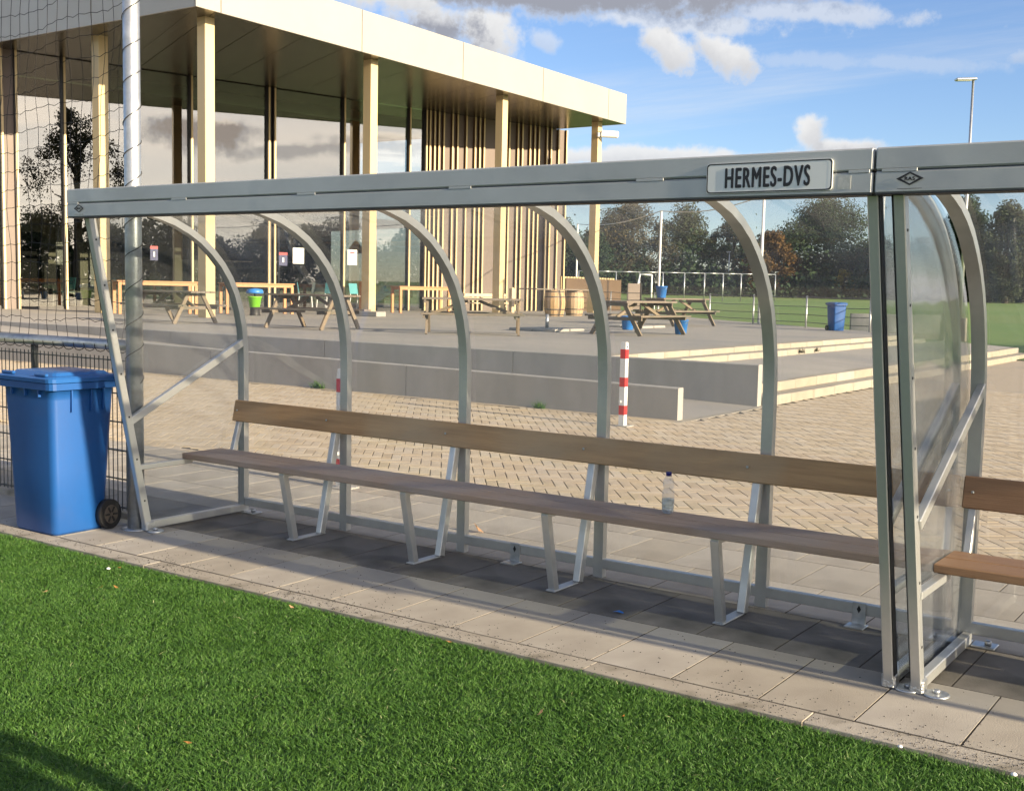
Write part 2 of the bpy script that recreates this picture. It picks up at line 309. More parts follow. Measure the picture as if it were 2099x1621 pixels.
# ------------------------------------------------------------------ helpers
def tag(o, label=None, cat=None, group=None, kind=None):
    if label: o['label'] = label
    if cat: o['category'] = cat
    if group: o['group'] = group
    if kind: o['kind'] = kind
    return o
def empty(name, loc=(0, 0, 0), rz=0.0):
    o = bpy.data.objects.new(name, None); COL.objects.link(o)
    o.location = loc; o.rotation_euler = (0, 0, rz); o.empty_display_size = 0.1
    return o
def wloc(o):
    v = Vector((0, 0, 0))
    while o is not None: v = v + o.location; o = o.parent
    return v
def copy_tree(o, parent=None):
    c = o.copy(); COL.objects.link(c); c.parent = parent
    for ch in list(o.children): copy_tree(ch, c)
    return c
class MB:
    def __init__(s): s.v = []; s.f = []; s.sm = []
    def add(s, V, F, smooth=False):
        o = len(s.v); s.v += [tuple(map(float, p)) for p in V]
        s.f += [tuple(i+o for i in f) for f in F]; s.sm += [smooth]*len(F)
        return s
    def boxm(s, M4, sx, sy, sz, ch=0.0):
        hx, hy, hz = sx/2, sy/2, sz/2
        if ch <= 0:
            V = [(x, y, z) for x in (-hx, hx) for y in (-hy, hy) for z in (-hz, hz)]
            F = [(0, 1, 3, 2), (4, 6, 7, 5), (0, 4, 5, 1), (2, 3, 7, 6), (0, 2, 6, 4), (1, 5, 7, 3)]
        else:
            c = min(ch, hx*0.9, hy*0.9, hz*0.9); V = []; idx = {}
            for ix, x in enumerate((-1, 1)):
                for iy, y in enumerate((-1, 1)):
                    for iz, z in enumerate((-1, 1)):
                        for a in range(3):
                            p = [x*(hx-c), y*(hy-c), z*(hz-c)]
                            p[a] = (x*hx, y*hy, z*hz)[a]
                            idx[(ix, iy, iz, a)] = len(V); V.append(tuple(p))
            I = lambda x, y, z, a: idx[(x, y, z, a)]
            F = []
            for a in range(3):
                for sg in (0, 1):
                    b, d = [(1, 2), (0, 2), (0, 1)][a]
                    q = []
                    for (t, w) in ((0, 0), (1, 0), (1, 1), (0, 1)):
                        k = [0, 0, 0]; k[a] = sg; k[b] = t; k[d] = w; q.append(I(*k, a))
                    F.append(tuple(q))
            for a in range(3):                       # edges running along axis a
                b, d = [(1, 2), (0, 2), (0, 1)][a]
                for t in (0, 1):
                    for w in (0, 1):
                        k0 = [0, 0, 0]; k0[b] = t; k0[d] = w; k1 = list(k0); k1[a] = 1
                        F.append((I(*k0, b), I(*k1, b), I(*k1, d), I(*k0, d)))
            for x in (0, 1):
                for y in (0, 1):
                    for z in (0, 1): F.append((I(x, y, z, 0), I(x, y, z, 1), I(x, y, z, 2)))
            # fix winding
            G = []
            for f in F:
                P = [Vector(V[i]) for i in f]; n = (P[1]-P[0]).cross(P[2]-P[0]); cc = sum(P, Vector())/len(P)
                G.append(f if n.dot(cc) >= 0 else tuple(reversed(f)))
            F = G
        return s.add([M4 @ Vector(p) for p in V], F)
    def box(s, x0, x1, y0, y1, z0, z1, ch=0.0):
        return s.boxm(Matrix.Translation(((x0+x1)/2, (y0+y1)/2, (z0+z1)/2)), x1-x0, y1-y0, z1-z0, ch)
    def bar(s, a, b, w, h, up=(0, 0, 1), ch=0.0):   # rectangular bar from a to b, w across, h along up
        a, b, up = Vector(a), Vector(b), Vector(up)
        d = (b-a); l = d.length; d.normalize()
        sd = d.cross(up)
        if sd.length < 1e-5: sd = d.cross(Vector((1, 0, 0)))
        sd.normalize(); u2 = sd.cross(d)
        c = (a+b)/2
        M4 = Matrix(((d.x, sd.x, u2.x, c.x), (d.y, sd.y, u2.y, c.y), (d.z, sd.z, u2.z, c.z), (0, 0, 0, 1)))
        return s.boxm(M4, l, w, h, ch)
    def sweep(s, pts, w, h, xaxis=(1, 0, 0)):       # rectangular section along a planar path; w along xaxis, h across
        n = len(pts); P = [Vector(p) for p in pts]; X = Vector(xaxis); Q = []
        for i, p in enumerate(P):
            t = (P[min(i+1, n-1)]-P[max(i-1, 0)]).normalized(); nn = t.cross(X).normalized()
            Q.append((p-X*w/2-nn*h/2, p+X*w/2-nn*h/2, p+X*w/2+nn*h/2, p-X*w/2+nn*h/2))
        for k in range(4):
            V = []
            for q in Q: V += [q[k], q[(k+1) % 4]]
            s.add(V, [(2*i, 2*i+1, 2*i+3, 2*i+2) for i in range(n-1)], True)
        s.add(Q[0], [(3, 2, 1, 0)]); s.add(Q[-1], [(0, 1, 2, 3)])
        return s
    def tube(s, pts, r, seg=8, caps=True, smooth=True):
        n = len(pts); P = [Vector(p) for p in pts]; V = []; F = []
        rr = r if hasattr(r, '__len__') else [r]*n
        ref = None
        for i, p in enumerate(P):
            t = (P[min(i+1, n-1)]-P[max(i-1, 0)]).normalized()
            if ref is None: ref = Vector((0, 0, 1)) if abs(t.z) < 0.9 else Vector((1, 0, 0))
            a = t.cross(ref)
            if a.length < 1e-6: a = t.cross(Vector((0, 1, 0)))
            a.normalize(); b = a.cross(t)
            ref = b.cross(t)*-1 if False else ref
            for k in range(seg):
                th = 2*math.pi*k/seg
                V.append(p+(a*math.cos(th)+b*math.sin(th))*rr[i])
        for i in range(n-1):
            for k in range(seg):
                k2 = (k+1) % seg
                F.append((i*seg+k, i*seg+k2, (i+1)*seg+k2, (i+1)*seg+k))
        s.add(V, F, smooth)
        if caps:
            o = len(s.v)-len(V)
            s.f += [tuple(o+k for k in reversed(range(seg))), tuple(o+(n-1)*seg+k for k in range(seg))]; s.sm += [False, False]
        return s
    def lathe(s, prof, c=(0, 0, 0), seg=24, smooth=True):  # prof: (r, z) list
        V = []; F = []; n = len(prof)
        for (r, z) in prof:
            for k in range(seg):
                th = 2*math.pi*k/seg; V.append((c[0]+r*math.cos(th), c[1]+r*math.sin(th), c[2]+z))
        for i in range(n-1):
            for k in range(seg):
                k2 = (k+1) % seg; F.append((i*seg+k, i*seg+k2, (i+1)*seg+k2, (i+1)*seg+k))
        s.add(V, F, smooth)
        o = len(s.v)-len(V)
        if prof[0][0] > 1e-6: s.f.append(tuple(o+k for k in reversed(range(seg)))); s.sm.append(False)
        if prof[-1][0] > 1e-6: s.f.append(tuple(o+(n-1)*seg+k for k in range(seg))); s.sm.append(False)
        return s
    def prism(s, poly, z0, z1):                     # poly: xy list, counter-clockwise
        n = len(poly); V = [(x, y, z0) for x, y in poly]+[(x, y, z1) for x, y in poly]
        F = [tuple(reversed(range(n))), tuple(range(n, 2*n))]+[(i, (i+1) % n, n+(i+1) % n, n+i) for i in range(n)]
        return s.add(V, F)
    def frustum(s, b, t, z0, z1):                   # b,t = (x0,x1,y0,y1)
        V = [(b[0], b[2], z0), (b[1], b[2], z0), (b[1], b[3], z0), (b[0], b[3], z0), (t[0], t[2], z1), (t[1], t[2], z1), (t[1], t[3], z1), (t[0], t[3], z1)]
        return s.add(V, [(3, 2, 1, 0), (4, 5, 6, 7), (0, 1, 5, 4), (1, 2, 6, 5), (2, 3, 7, 6), (3, 0, 4, 7)])
    def mesh(s, name, mat, off=(0, 0, 0)):
        me = bpy.data.meshes.new(name)
        me.from_pydata([(x-off[0], y-off[1], z-off[2]) for x, y, z in s.v], [], s.f)
        me.polygons.foreach_set('use_smooth', s.sm); me.materials.append(mat); me.update()
        return me
    def build(s, name, mat, parent=None, world=True, kind=None):
        off = wloc(parent) if (parent is not None and world) else (0, 0, 0)
        o = bpy.data.objects.new(name, s.mesh(name, mat, off)); COL.objects.link(o)
        if parent is not None: o.parent = parent
        if kind: o['kind'] = kind
        return o
def arr_mesh(name, V, T, mat, rnd=None, smooth=False):
    V = np.asarray(V, np.float32); T = np.asarray(T, np.int32)
    k = T.shape[1]; me = bpy.data.meshes.new(name)
    me.vertices.add(len(V)); me.vertices.foreach_set('co', V.ravel())
    me.loops.add(T.size); me.loops.foreach_set('vertex_index', T.ravel())
    me.polygons.add(len(T)); me.polygons.foreach_set('loop_start', np.arange(0, T.size, k, dtype=np.int32))
    me.polygons.foreach_set('loop_total', np.full(len(T), k, np.int32))
    me.polygons.foreach_set('use_smooth', np.full(len(T), smooth, dtype=bool))
    if rnd is not None:
        at = me.attributes.new('rnd', 'FLOAT', 'POINT'); at.data.foreach_set('value', np.asarray(rnd, np.float32))
    me.materials.append(mat); me.update(calc_edges=True); me.validate()
    return me
def obj(name, me, parent=None, loc=(0, 0, 0)):
    o = bpy.data.objects.new(name, me); COL.objects.link(o); o.location = loc
    if parent is not None: o.parent = parent
    return o
def sheet(name, poly, z, mat, label=None):
    m = MB(); m.add([(x, y, z) for x, y in poly], [tuple(range(len(poly)))])
    return tag(m.build(name, mat), kind='structure')
def text_mesh(txt, size, bold=0.0, sx=1.0, extrude=0.0008):
    cu = bpy.data.curves.new('txt', 'FONT'); cu.body = txt; cu.size = size; cu.offset = bold; cu.extrude = extrude; cu.space_character = 1.16
    cu.align_x = 'CENTER'; cu.align_y = 'CENTER'; cu.resolution_u = 4
    o = bpy.data.objects.new('txt', cu); COL.objects.link(o)
    bpy.context.view_layer.update()
    me = bpy.data.meshes.new_from_object(o.evaluated_get(bpy.context.evaluated_depsgraph_get()))
    bpy.data.objects.remove(o); bpy.data.curves.remove(cu)
    for v in me.vertices: v.co.x *= sx
    return me
def put_text(name, txt, size, mat, parent, loc_world, bold=0.0, sx=1.0, rot=(R(90), 0, 0), width=None, height=None, thick=0.0):
    me = text_mesh(txt, size, bold, sx); me.materials.clear(); me.materials.append(mat); me.name = name
    xs = [v.co.x for v in me.vertices]; ys = [v.co.y for v in me.vertices]
    kx = width/(max(xs)-min(xs)) if width else 1; ky = height/(max(ys)-min(ys)) if height else 1
    cx_, cy_ = (max(xs)+min(xs))/2, (max(ys)+min(ys))/2
    for v in me.vertices: v.co.x = (v.co.x-cx_)*kx; v.co.y = (v.co.y-cy_)*ky
    if thick:
        bm = bmesh.new()
        for j, (ox, oy) in enumerate(((0, 0), (thick, 0), (-thick, 0), (0, thick*0.7), (0, -thick*0.7))):
            k0 = len(bm.verts); bm.from_mesh(me); bm.verts.ensure_lookup_table()
            for v in bm.verts[k0:]: v.co += Vector((ox, oy, 0.00006*j))
        bm.to_mesh(me); bm.free()
    o = obj(name, me, parent); o.location = Vector(loc_world)-wloc(parent); o.rotation_euler = rot
    return o

# ================================================================== SETTING
sheet('ground', [(-160, -120), (160, -120), (160, 44), (-160, 44)], -0.06, DIRT)
# --- far playing field, rising slightly away from the camera
fm = MB()
fx = [-200, -60, -30, -15, -4, 20, 60, 200]
def zfield(x, y):
    d = math.hypot(x-6.3, y+4.9); return 0.10 + max(0.0, d-36)*0.0135 if x > -4 else 0.42 + max(0.0, d-36)*0.0108
rows = [28.6, 34, 41, 50, 62, 76, 92, 108, 126, 150, 200]
V = []; F = []
XS = [-220, -120, -80, -60, -45, -32, -22, -14, -8, -4.2, -2.5, 4, 14, 30, 60, 120]
for y in rows:
    for x in XS:
        d = math.hypot(x-6.3, y+4.9)
        V.append((x, y, min(2.4, 0.02 + max(0.0, d-34)*0.0155)))
nx = len(XS)
for i in range(len(rows)-1):
    for j in range(nx-1): F.append((i*nx+j, i*nx+j+1, (i+1)*nx+j+1, (i+1)*nx+j))
tag(fm.add(V, F, True).build('playing_field', FIELD), kind='structure')
# --- artificial turf pitch
sheet('turf_pitch', [(-60, -60), (60, -60), (60, -0.60), (-60, -0.60)], -0.020, TURFB)
def make_turf():
    pts = []
    def scatter(x0, x1, y0, y1, dens, view):
        n = int((x1-x0)*(y1-y0)*dens); p = np.column_stack([rng.uniform(x0, x1, n), rng.uniform(y0, y1, n), np.full(n, -0.020)])
        k = in_view(p, 1.12); return p[k] if view else p[~k]
    pts.append(scatter(-3.2, 8.0, -4.6, -0.652, 24000, True)); pts.append(scatter(-3.2, 8.0, -4.6, -0.652, 2500, False))
    P = np.concatenate(pts); n = len(P)
    h = rng.uniform(0.011, 0.024, n); w = rng.uniform(0.0014, 0.0028, n)
    clump = np.sin(P[:, 0]*9.1+2*np.sin(P[:, 1]*5.3))*np.sin(P[:, 1]*8.3+1.7*np.sin(P[:, 0]*6.1))
    clump2 = np.sin(P[:, 0]*31+3*np.sin(P[:, 1]*17))*np.sin(P[:, 1]*37+2*np.sin(P[:, 0]*23))
    th = rng.uniform(0, 2*np.pi, n); lean = rng.normal(0, 0.012, (n, 2))+np.column_stack([0.006*np.cos(clump*3), 0.006*np.sin(clump*3)])
    dx = np.column_stack([np.cos(th), np.sin(th), np.zeros(n)])*w[:, None]
    mid = P.copy(); mid[:, :2] += lean*0.35; mid[:, 2] += h*0.6
    tip = P.copy(); tip[:, :2] += lean*1.3; tip[:, 2] += h
    V = np.stack([P-dx, P+dx, mid+dx*0.8, tip, mid-dx*0.8], 1).reshape(-1, 3)
    b = np.arange(n)*5
    T = np.concatenate([np.column_stack([b, b+1, b+2]), np.column_stack([b, b+2, b+4]), np.column_stack([b+4, b+2, b+3])])
    r = np.clip(0.44+0.05*clump+0.08*clump2+rng.normal(0, 0.17, n), 0, 0.97); r[rng.random(n) < 0.0018] = 1.0
    o = obj('turf', arr_mesh('turf', V, T, TURF, np.repeat(r, 5)))
    tag(o, 'short bright green artificial turf fibres of the pitch', 'turf', kind='stuff')
make_turf()
# --- kerb strip along the pitch
kerb = tag(empty('kerb', (0, -0.57, 0)), kind='structure')
km = MB().box(-0.4993, 0.4993, -0.064, 0.064, -0.12, 0.0, 0.003).mesh('kerb_block', KERB)
for i in range(-4, 9): obj('kerb_block', km, kerb, (i+0.31, rng.normal(0, 0.002), rng.normal(0, 0.0015)))
# --- slab pavement
SX, SY0 = 0.4, -0.5
slab_rows = [(-0.5, 0.16), (0.16, 0.80)]+[(0.80+0.6*k, 1.40+0.6*k) for k in range(3)]
pave = tag(MB().add([(x, y, -0.0018) for x, y in [(-8, -0.52), (14, -0.52), (14, 2.58), (-8, 2.58)]], [(0, 1, 2, 3)]).build('slab_pavement', SAND), kind='structure')
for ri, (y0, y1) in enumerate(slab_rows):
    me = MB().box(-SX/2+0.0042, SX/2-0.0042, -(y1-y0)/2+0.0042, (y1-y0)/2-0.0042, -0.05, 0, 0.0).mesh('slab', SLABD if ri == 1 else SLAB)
    xs = np.arange(-7.83, 13, SX)+(0.2 if ri % 2 else 0)
    c = np.column_stack([xs+0.2, np.full(len(xs), (y0+y1)/2), np.zeros(len(xs))])
    vis = in_view(c, 1.12)
    for p, vflag in zip(c, vis):
        if not vflag and not (-3 < p[0] < 8.5): continue
        o = obj('slab', me, pave, (p[0], p[1], rng.uniform(-0.0003, 0.0003))); o.rotation_euler = (rng.normal(0, 0.0005), rng.normal(0, 0.0005), rng.normal(0, 0.0015))
# --- herringbone pavers
def make_pavers():
    w, n, ang = 0.1, 3, R(-52.0)
    L_ = 0.29
    u = np.array([math.cos(ang), math.sin(ang)]); v = np.array([-u[1], u[0]])     # u: lines that run away from the camera
    sheet('paver_bed', [(-60, 2.57), (60, 2.57), (60, 46), (-60, 46)], -0.008, SAND)
    sheet('paved_square', [(-60, 17.0), (60, 17.0), (60, 46), (-60, 46)], -0.0012, BRICKFAR)
    s = L_/3
    I = np.arange(-260, 260); J = np.arange(-70, 70)
    ii, jj = np.meshgrid(I, J); ii = ii.ravel(); jj = jj.ravel()
    ox = ii+n*jj; oy = ii-n*jj
    rec = []
    for kind in (0, 1):
        if kind == 0: cx_, cy_ = ox+n/2, oy+0.5
        else: cx_, cy_ = ox+0.5, oy+1+n/2
        X = (cx_[:, None]*u+cy_[:, None]*v)*s
        P = np.column_stack([X+np.array([0.0, 9.0]), np.zeros(len(X))])
        k = (P[:, 1] > 2.68) & (P[:, 1] < 17.1) & (P[:, 0] > -17) & (P[:, 0] < 12)
        # keep clear of walls and steps
        k &= ~((P[:, 0] < -0.20) & (P[:, 1] > 8.45))
        k &= in_view(P, 1.55)
        rec.append(np.column_stack([P[k], np.full(k.sum(), kind)]))
    A = np.concatenate(rec); d = np.linalg.norm(A[:, :3]-CAMV, axis=1)
    iv = in_view(A[:, :3], 1.0)
    A = A[np.argsort(d+np.where(iv, 0, 1000))]
    root = tag(MB().add([(x, y, -0.0045) for x, y in [(-0.3, 2.58), (0.3, 2.58), (0.3, 2.62), (-0.3, 2.62)]], [(0, 1, 2, 3)]).build('brick_pavement', SAND), kind='structure')
    def unit():
        return MB().box(-L_/2+0.003, L_/2-0.003, -s/2+0.0046, s/2-0.0046, -0.04, 0, 0.0010)
    me = unit().mesh('paver', BRICK)
    for row in A[:300]:
        o = obj('paver', me, root, (row[0], row[1], rng.normal(0, 0.0005)))
        o.rotation_euler = (rng.normal(0, 0.0012), rng.normal(0, 0.0012), ang if row[3] == 0 else ang+math.pi/2)
    # the rest: one joined part, five faces each
    B = A[300:]; nb = len(B)
    a, b, c = L_/2-0.003, s/2-0.0046, 0.0010
    loc = np.array([(-a, -b, -0.02), (a, -b, -0.02), (a, b, -0.02), (-a, b, -0.02), (-a, -b, -c), (a, -b, -c), (a, b, -c), (-a, b, -c),
                    (-a+c, -b+c, 0), (a-c, -b+c, 0), (a-c, b-c, 0), (-a+c, b-c, 0)])
    th = np.where(B[:, 3] == 0, ang, ang+math.pi/2)
    cs, sn = np.cos(th)[:, None], np.sin(th)[:, None]
    tx, ty = rng.normal(0, 0.0012, (nb, 1)), rng.normal(0, 0.0012, (nb, 1))
    X = loc[None, :, 0]*cs-loc[None, :, 1]*sn+B[:, 0:1]; Y = loc[None, :, 0]*sn+loc[None, :, 1]*cs+B[:, 1:2]
    Z = loc[None, :, 2]+loc[None, :, 0]*tx+loc[None, :, 1]*ty+rng.normal(0, 0.0005, (nb, 1))
    V = np.stack([X, Y, Z], -1).reshape(-1, 3)
    fq = np.array([(8, 9, 10, 11), (0, 1, 5, 4), (1, 2, 6, 5), (2, 3, 7, 6), (3, 0, 4, 7), (4, 5, 9, 8), (5, 6, 10, 9), (6, 7, 11, 10), (7, 4, 8, 11)])
    Q = (fq[None]+np.arange(nb)[:, None, None]*12).reshape(-1, 4)
    o = obj('paver_field', arr_mesh('paver_field', V, Q, BRICK, np.repeat(rng.random(nb), 12)), root); o['kind'] = 'stuff'
    print('pavers', len(A))
make_pavers()
tag(MB().box(-0.36, -0.235, 8.40, 11.33, -0.06, 0.0012, 0.0).build('edge_strip', KERB), kind='structure')
tag(MB().box(-26, -0.22, 8.46, 8.615, -0.06, -0.001, 0.0).build('wall_foot_strip', BRICKFAR), kind='structure')
# edge course between slabs and pavers
ec = tag(empty('edge_course', (0, 2.62, 0)), kind='structure')
em = MB().box(-0.098, 0.098, -0.055, 0.055, -0.05, 0.001, 0.003).mesh('edge_brick', BRICK)
for x in np.arange(-7, 8, 0.2):
    if in_view(np.array([[x, 2.62, 0]]), 1.15)[0]: obj('edge_brick', em, ec, (x+0.1, 0, rng.normal(0, 0.001)))

# --- ramp walls, ramp, terraces, steps
TZ = 0.60
def wall(name, label, y0, y1, xr, joints, ztop, cat='wall'):
    root = tag(empty(name, (xr, y0, 0)), label, cat)
    xs = [xr]+joints
    for a, b in zip(xs[:-1], xs[1:]):
        m = MB(); g = 0.006
        za, zb = ztop(a), ztop(b)
        x1, x0 = a-(0 if a == xr else g), b+g
        c = 0.012
        V = [(x0, y0, -0.1), (x1, y0, -0.1), (x1, y1, -0.1), (x0, y1, -0.1), (x0, y0, zb-c), (x1, y0, za-c), (x1, y1, za-c), (x0, y1, zb-c),
             (x0, y0+c, zb), (x1, y0+c, za), (x1, y1-c, za), (x0, y1-c, zb)]
        m.add(V, [(3, 2, 1, 0), (0, 1, 5, 4), (2, 3, 7, 6), (1, 2, 6, 10, 9, 5), (3, 0, 4, 8, 11, 7), (4, 5, 9, 8), (6, 7, 11, 10), (8, 9, 10, 11)])
        m.build('concrete_panel', CONC, root)
    return root
wall('ramp_wall', 'low grey concrete wall in front, its lit end beside the striped bollard', 8.60, 8.75, -0.38, [-4.95, -9.35, -13.8, -18.2, -22.6, -27.0], lambda x: 0.415-0.0105*x)
wall('terrace_wall', 'taller grey concrete retaining wall at the terrace edge behind the low wall', 11.15, 11.30, -0.36, [-4.75, -9.10, -13.55, -18.0, -22.4, -26.8, -31.2], lambda x: 0.615)
rm = MB().add([(-0.3, 8.75, -0.004), (-0.3, 11.15, -0.004), (-20, 11.15, 0.52), (-20, 8.75, 0.52), (-60, 8.75, 0.56), (-60, 11.15, 0.56)], [(0, 1, 2, 3), (3, 2, 5, 4)])
tag(rm.build('ramp', TERR), kind='structure')
tag(MB().prism([(-3.02, 11.30), (-3.02, 28.6), (-4.2, 29.2), (-13.4, 37.6), (-20, 44.5), (-26, 52), (-70, 52), (-70, 11.30)], 0.1, TZ).build('terrace', TERR), kind='structure')
mm = MB().add([(-0.62, 11.3, 0.27), (-0.62, 30.5, 0.27), (-2.72, 30.5, 0.39), (-2.72, 11.3, 0.39), (-0.62, 11.3, -0.1), (-0.62, 30.5, -0.1), (-2.72, 30.5, -0.1), (-2.72, 11.3, -0.1)],
              [(0, 1, 2, 3), (4, 0, 3, 7), (1, 5, 6, 2)])
tag(mm.build('lower_terrace', TERR), kind='structure')
def steps(name, rows, y0, y1):
    root = tag(empty(name, (rows[0][0], y0, 0)), kind='structure')
    for (x1, x0, z1) in rows:
        y = y0
        while y < y1-0.05:
            l = min(0.98, y1-y)
            MBk = MB().box(x0, x1+rng.normal(0, 0.003), y+0.004, y+l-0.004, -0.05, z1+rng.normal(0, 0.002), 0.012)
            MBk.build('step_block', STEP, root); y += l
steps('entrance_steps', [(-0.28, -0.62, 0.135), (-0.60, -0.95, 0.278)], 11.32, 30.4)
steps('terrace_steps', [(-2.68, -3.02, 0.500), (-3.0, -3.35, 0.606)], 11.32, 28.5)

# ================================================================== TEAM SHELTERS
ARCH = [(0.85, 0.0), (0.85, 1.08), (0.846, 1.22), (0.832, 1.34), (0.805, 1.46), (0.765, 1.575), (0.71, 1.68), (0.64, 1.775), (0.555, 1.86),
        (0.46, 1.935), (0.35, 1.997), (0.23, 2.047), (0.10, 2.083), (-0.05, 2.112), (-0.22, 2.135), (-0.425, 2.150)]
def emblem(parent, x, z, s, mat=None):
    # printed diamond emblem with lettering, on the beam face
    y = -0.5335; k = s
    m = MB()
    o_, i_ = [(-1.08, 0), (0, -0.54), (1.08, 0), (0, 0.54)], [(-0.70, 0), (0, -0.40), (0.70, 0), (0, 0.40)]
    V = [(x+a*k, y, z+b*k) for a, b in o_]+[(x+a*k, y, z+b*k) for a, b in i_]
    m.add(V, [(j, (j+1) % 4, 4+(j+1) % 4, 4+j) for j in range(4)])
    m.box(x-k*0.98, x+k*0.98, y-0.0004, y+0.0002, z-k*0.80, z-k*0.77)
    e = m.build('emblem', BLACK, parent)
    put_text('emblem_lettering', 'RAS', 0.03, BLACK, e, (x, y-0.0004, z), bold=0.0, width=k*0.78, height=k*0.27, thick=k*0.018)
def bolt(m, x, y, z, r=0.008):
    m.lathe([(r, 0), (r, 0.004), (r*0.6, 0.007)], (0, 0, 0), 8) if False else m.box(x-r, x+r, y-0.006, y+0.004, z-r, z+r, 0.003)
def shelter(x0, label, sign=False, left=True):
    root = tag(empty('team_shelter', (x0, 0, 0)), label, 'shelter', 'curved aluminium team shelters')
    px = [x0+0.018+i for i in range(5)]+[x0+4.935]
    if x0 > 1: px[0] = x0+0.055
    for x in px:
        MB().sweep([(x, y, z) for y, z in ARCH], 0.062, 0.045).build('arch_post', ALU, root)
    # clear sheets between the arches, on the outside
    n = len(ARCH)
    for a, b in zip(px[:-1], px[1:]):
        V = []; F = []
        for off in (0.024, 0.0275):
            for i, (y, z) in enumerate(ARCH):
                p0, p1 = ARCH[max(i-1, 0)], ARCH[min(i+1, n-1)]
                ty, tz = p1[0]-p0[0], p1[1]-p0[1]; l = math.hypot(ty, tz); ny, nz = tz/l, -ty/l
                zz = max(z+nz*off, 0.06)
                V += [(a-0.028, y+ny*off, zz), (b+0.022, y+ny*off, zz)]
        for k, o in enumerate((0, 2*n)):
            for i in range(n-1):
                q = (o+2*i, o+2*i+1, o+2*i+3, o+2*i+2); F.append(q if k == 0 else tuple(reversed(q)))
        edges = [(2*i, 2*i+2, 2*n+2*i+2, 2*n+2*i) for i in range(n-1)]+[(2*i+1, 2*n+2*i+1, 2*n+2*i+3, 2*i+3) for i in range(n-1)]+[(0, 2*n, 2*n+1, 1), (2*n-2, 2*n-1, 4*n-1, 4*n-2)]
        MB().add(V, F, True).add(V, edges, False).build('roof_sheet', POLY, root)
    legx = [x0+(0.033 if x0 < 1 else 0.074), x0+4.957]
    for e, lx in enumerate(legx):
        # raking front leg with welded foot
        tx = (0.0, -0.025)[e] if x0 < 1 else (-0.045, -0.025)[e]; ty = -0.425 if (x0 < 1 and e == 0) else -0.458
        lg = MB().bar((lx, -0.002, 0.0), (lx+tx, ty, 2.075), 0.044, 0.052, up=(0, 1, 0.22), ch=0.004).build('front_leg', ALU, root)
        MB().box(lx-0.030, lx+0.030, -0.036, 0.034, -0.002, 0.062, 0.008).build('foot_collar', WELD, lg)
        # rubber seal strip down the leg
        sx = lx+(-0.0245 if e == 0 else 0.0245)
        MB().bar((sx, 0.0-0.004, 0.02), (sx+tx, ty, 2.06), 0.004, 0.045, up=(0, 1, 0.22)).build('seal', RUBBER, lg)
        for t in np.linspace(0.10, 0.92, 7):
            b = MB(); yy, zz = ty*t, 2.07*t; lxx = lx+tx*t
            b.box(lxx-0.0245 if e == 1 else lxx+0.0205, lxx-0.0205 if e == 1 else lxx+0.0245, yy-0.006, yy+0.006, zz-0.006, zz+0.006, 0.002); b.build('rivet', BLACK, lg)
        MB().box(lx-0.022, lx+0.022, 0.03, 0.83, 0.012, 0.062, 0.004).build('side_rail', ALU, root)
        MB().bar((lx, -0.150, 0.735), (lx, 0.832, 1.235), 0.036, 0.05, up=(0, -0.45, 0.9), ch=0.004).build('side_brace', ALU, root)
        MB().box(lx-0.02, lx+0.02, -0.09, 0.36, 0.415, 0.449, 0.003).build('seat_bracket', ALU, root)
        fp = MB().lathe([(0.055, 0.0), (0.055, 0.008), (0.05, 0.012)], (lx+0.075, 0.0, -0.001), 16); fp.lathe([(0.016, 0.012), (0.016, 0.024), (0.01, 0.027)], (lx+0.075, 0, 0), 8)
        fp.build('anchor_plate', GALV, root)
        fp = MB().box(lx+0.02, lx+0.13, 0.80, 0.90, 0.0, 0.010, 0.003); fp.lathe([(0.016, 0.01), (0.016, 0.03), (0.01, 0.033)], (lx+0.09, 0.85, 0), 8); fp.build('anchor_plate', GALV, root)
        # clear side sheet
        sx = lx+(-0.032 if e == 0 else 0.031)
        poly = [(0.02, 0.03), (0.86, 0.03)]+[(y+0.005, z) for y, z in ARCH[1:]]+[(ty, 2.075)]
        m = MB(); k = len(poly)
        m.add([(sx-0.0015+tx*z/2.07, y, z) for y, z in poly]+[(sx+0.0015+tx*z/2.07, y, z) for y, z in poly], [tuple(range(k)), tuple(reversed(range(k, 2*k)))]+[(i, k+i, k+(i+1) % k, (i+1) % k) for i in range(k)])
        m.build('side_sheet', POLYS, root)
    # rear bottom rail with anchor brackets
    MB().box(x0+0.05, x0+4.96, 0.828, 0.872, 0.053, 0.108, 0.004).build('rear_rail', ALU, root)
    for bx in (x0+2.44, x0+0.60 if x0 > 1 else x0+4.55):
        br = MB(); br.box(bx-0.035, bx+0.035, 0.818, 0.827, 0.0, 0.115, 0.002); br.box(bx-0.05, bx+0.05, 0.735, 0.827, 0.0, 0.008, 0.002)
        bo = br.build('anchor_bracket', GALV, root)
        d = MB(); d.add([(bx, 0.8165, 0.062), (bx+0.011, 0.8165, 0.083), (bx, 0.8165, 0.104), (bx-0.011, 0.8165, 0.083)], [(0, 1, 2, 3)]); d.build('bracket_slot', BLACK, bo)
    # front beam: two extrusions with a groove between
    b0, b1 = x0-0.045, x0+4.947
    up = MB().box(b0, b1, -0.53, -0.43, 2.121, 2.205, 0.006).build('roof_beam', ALUB, root)
    MB().box(b0, b1, -0.53, -0.43, 2.035, 2.117, 0.006).build('beam_lower_profile', ALUB, up)
    MB().box(b0+0.004, b1-0.004, -0.524, -0.44, 2.112, 2.126).build('beam_groove', BLACK, up)
    for x in px[:-1]+[x0+4.93]:
        m = MB().box(max(x-0.075, b0+0.012), min(x+0.055, b1-0.012), -0.5312, -0.52, 2.113, 2.125, 0.001); m.build('weld_seam', ALUB, up)
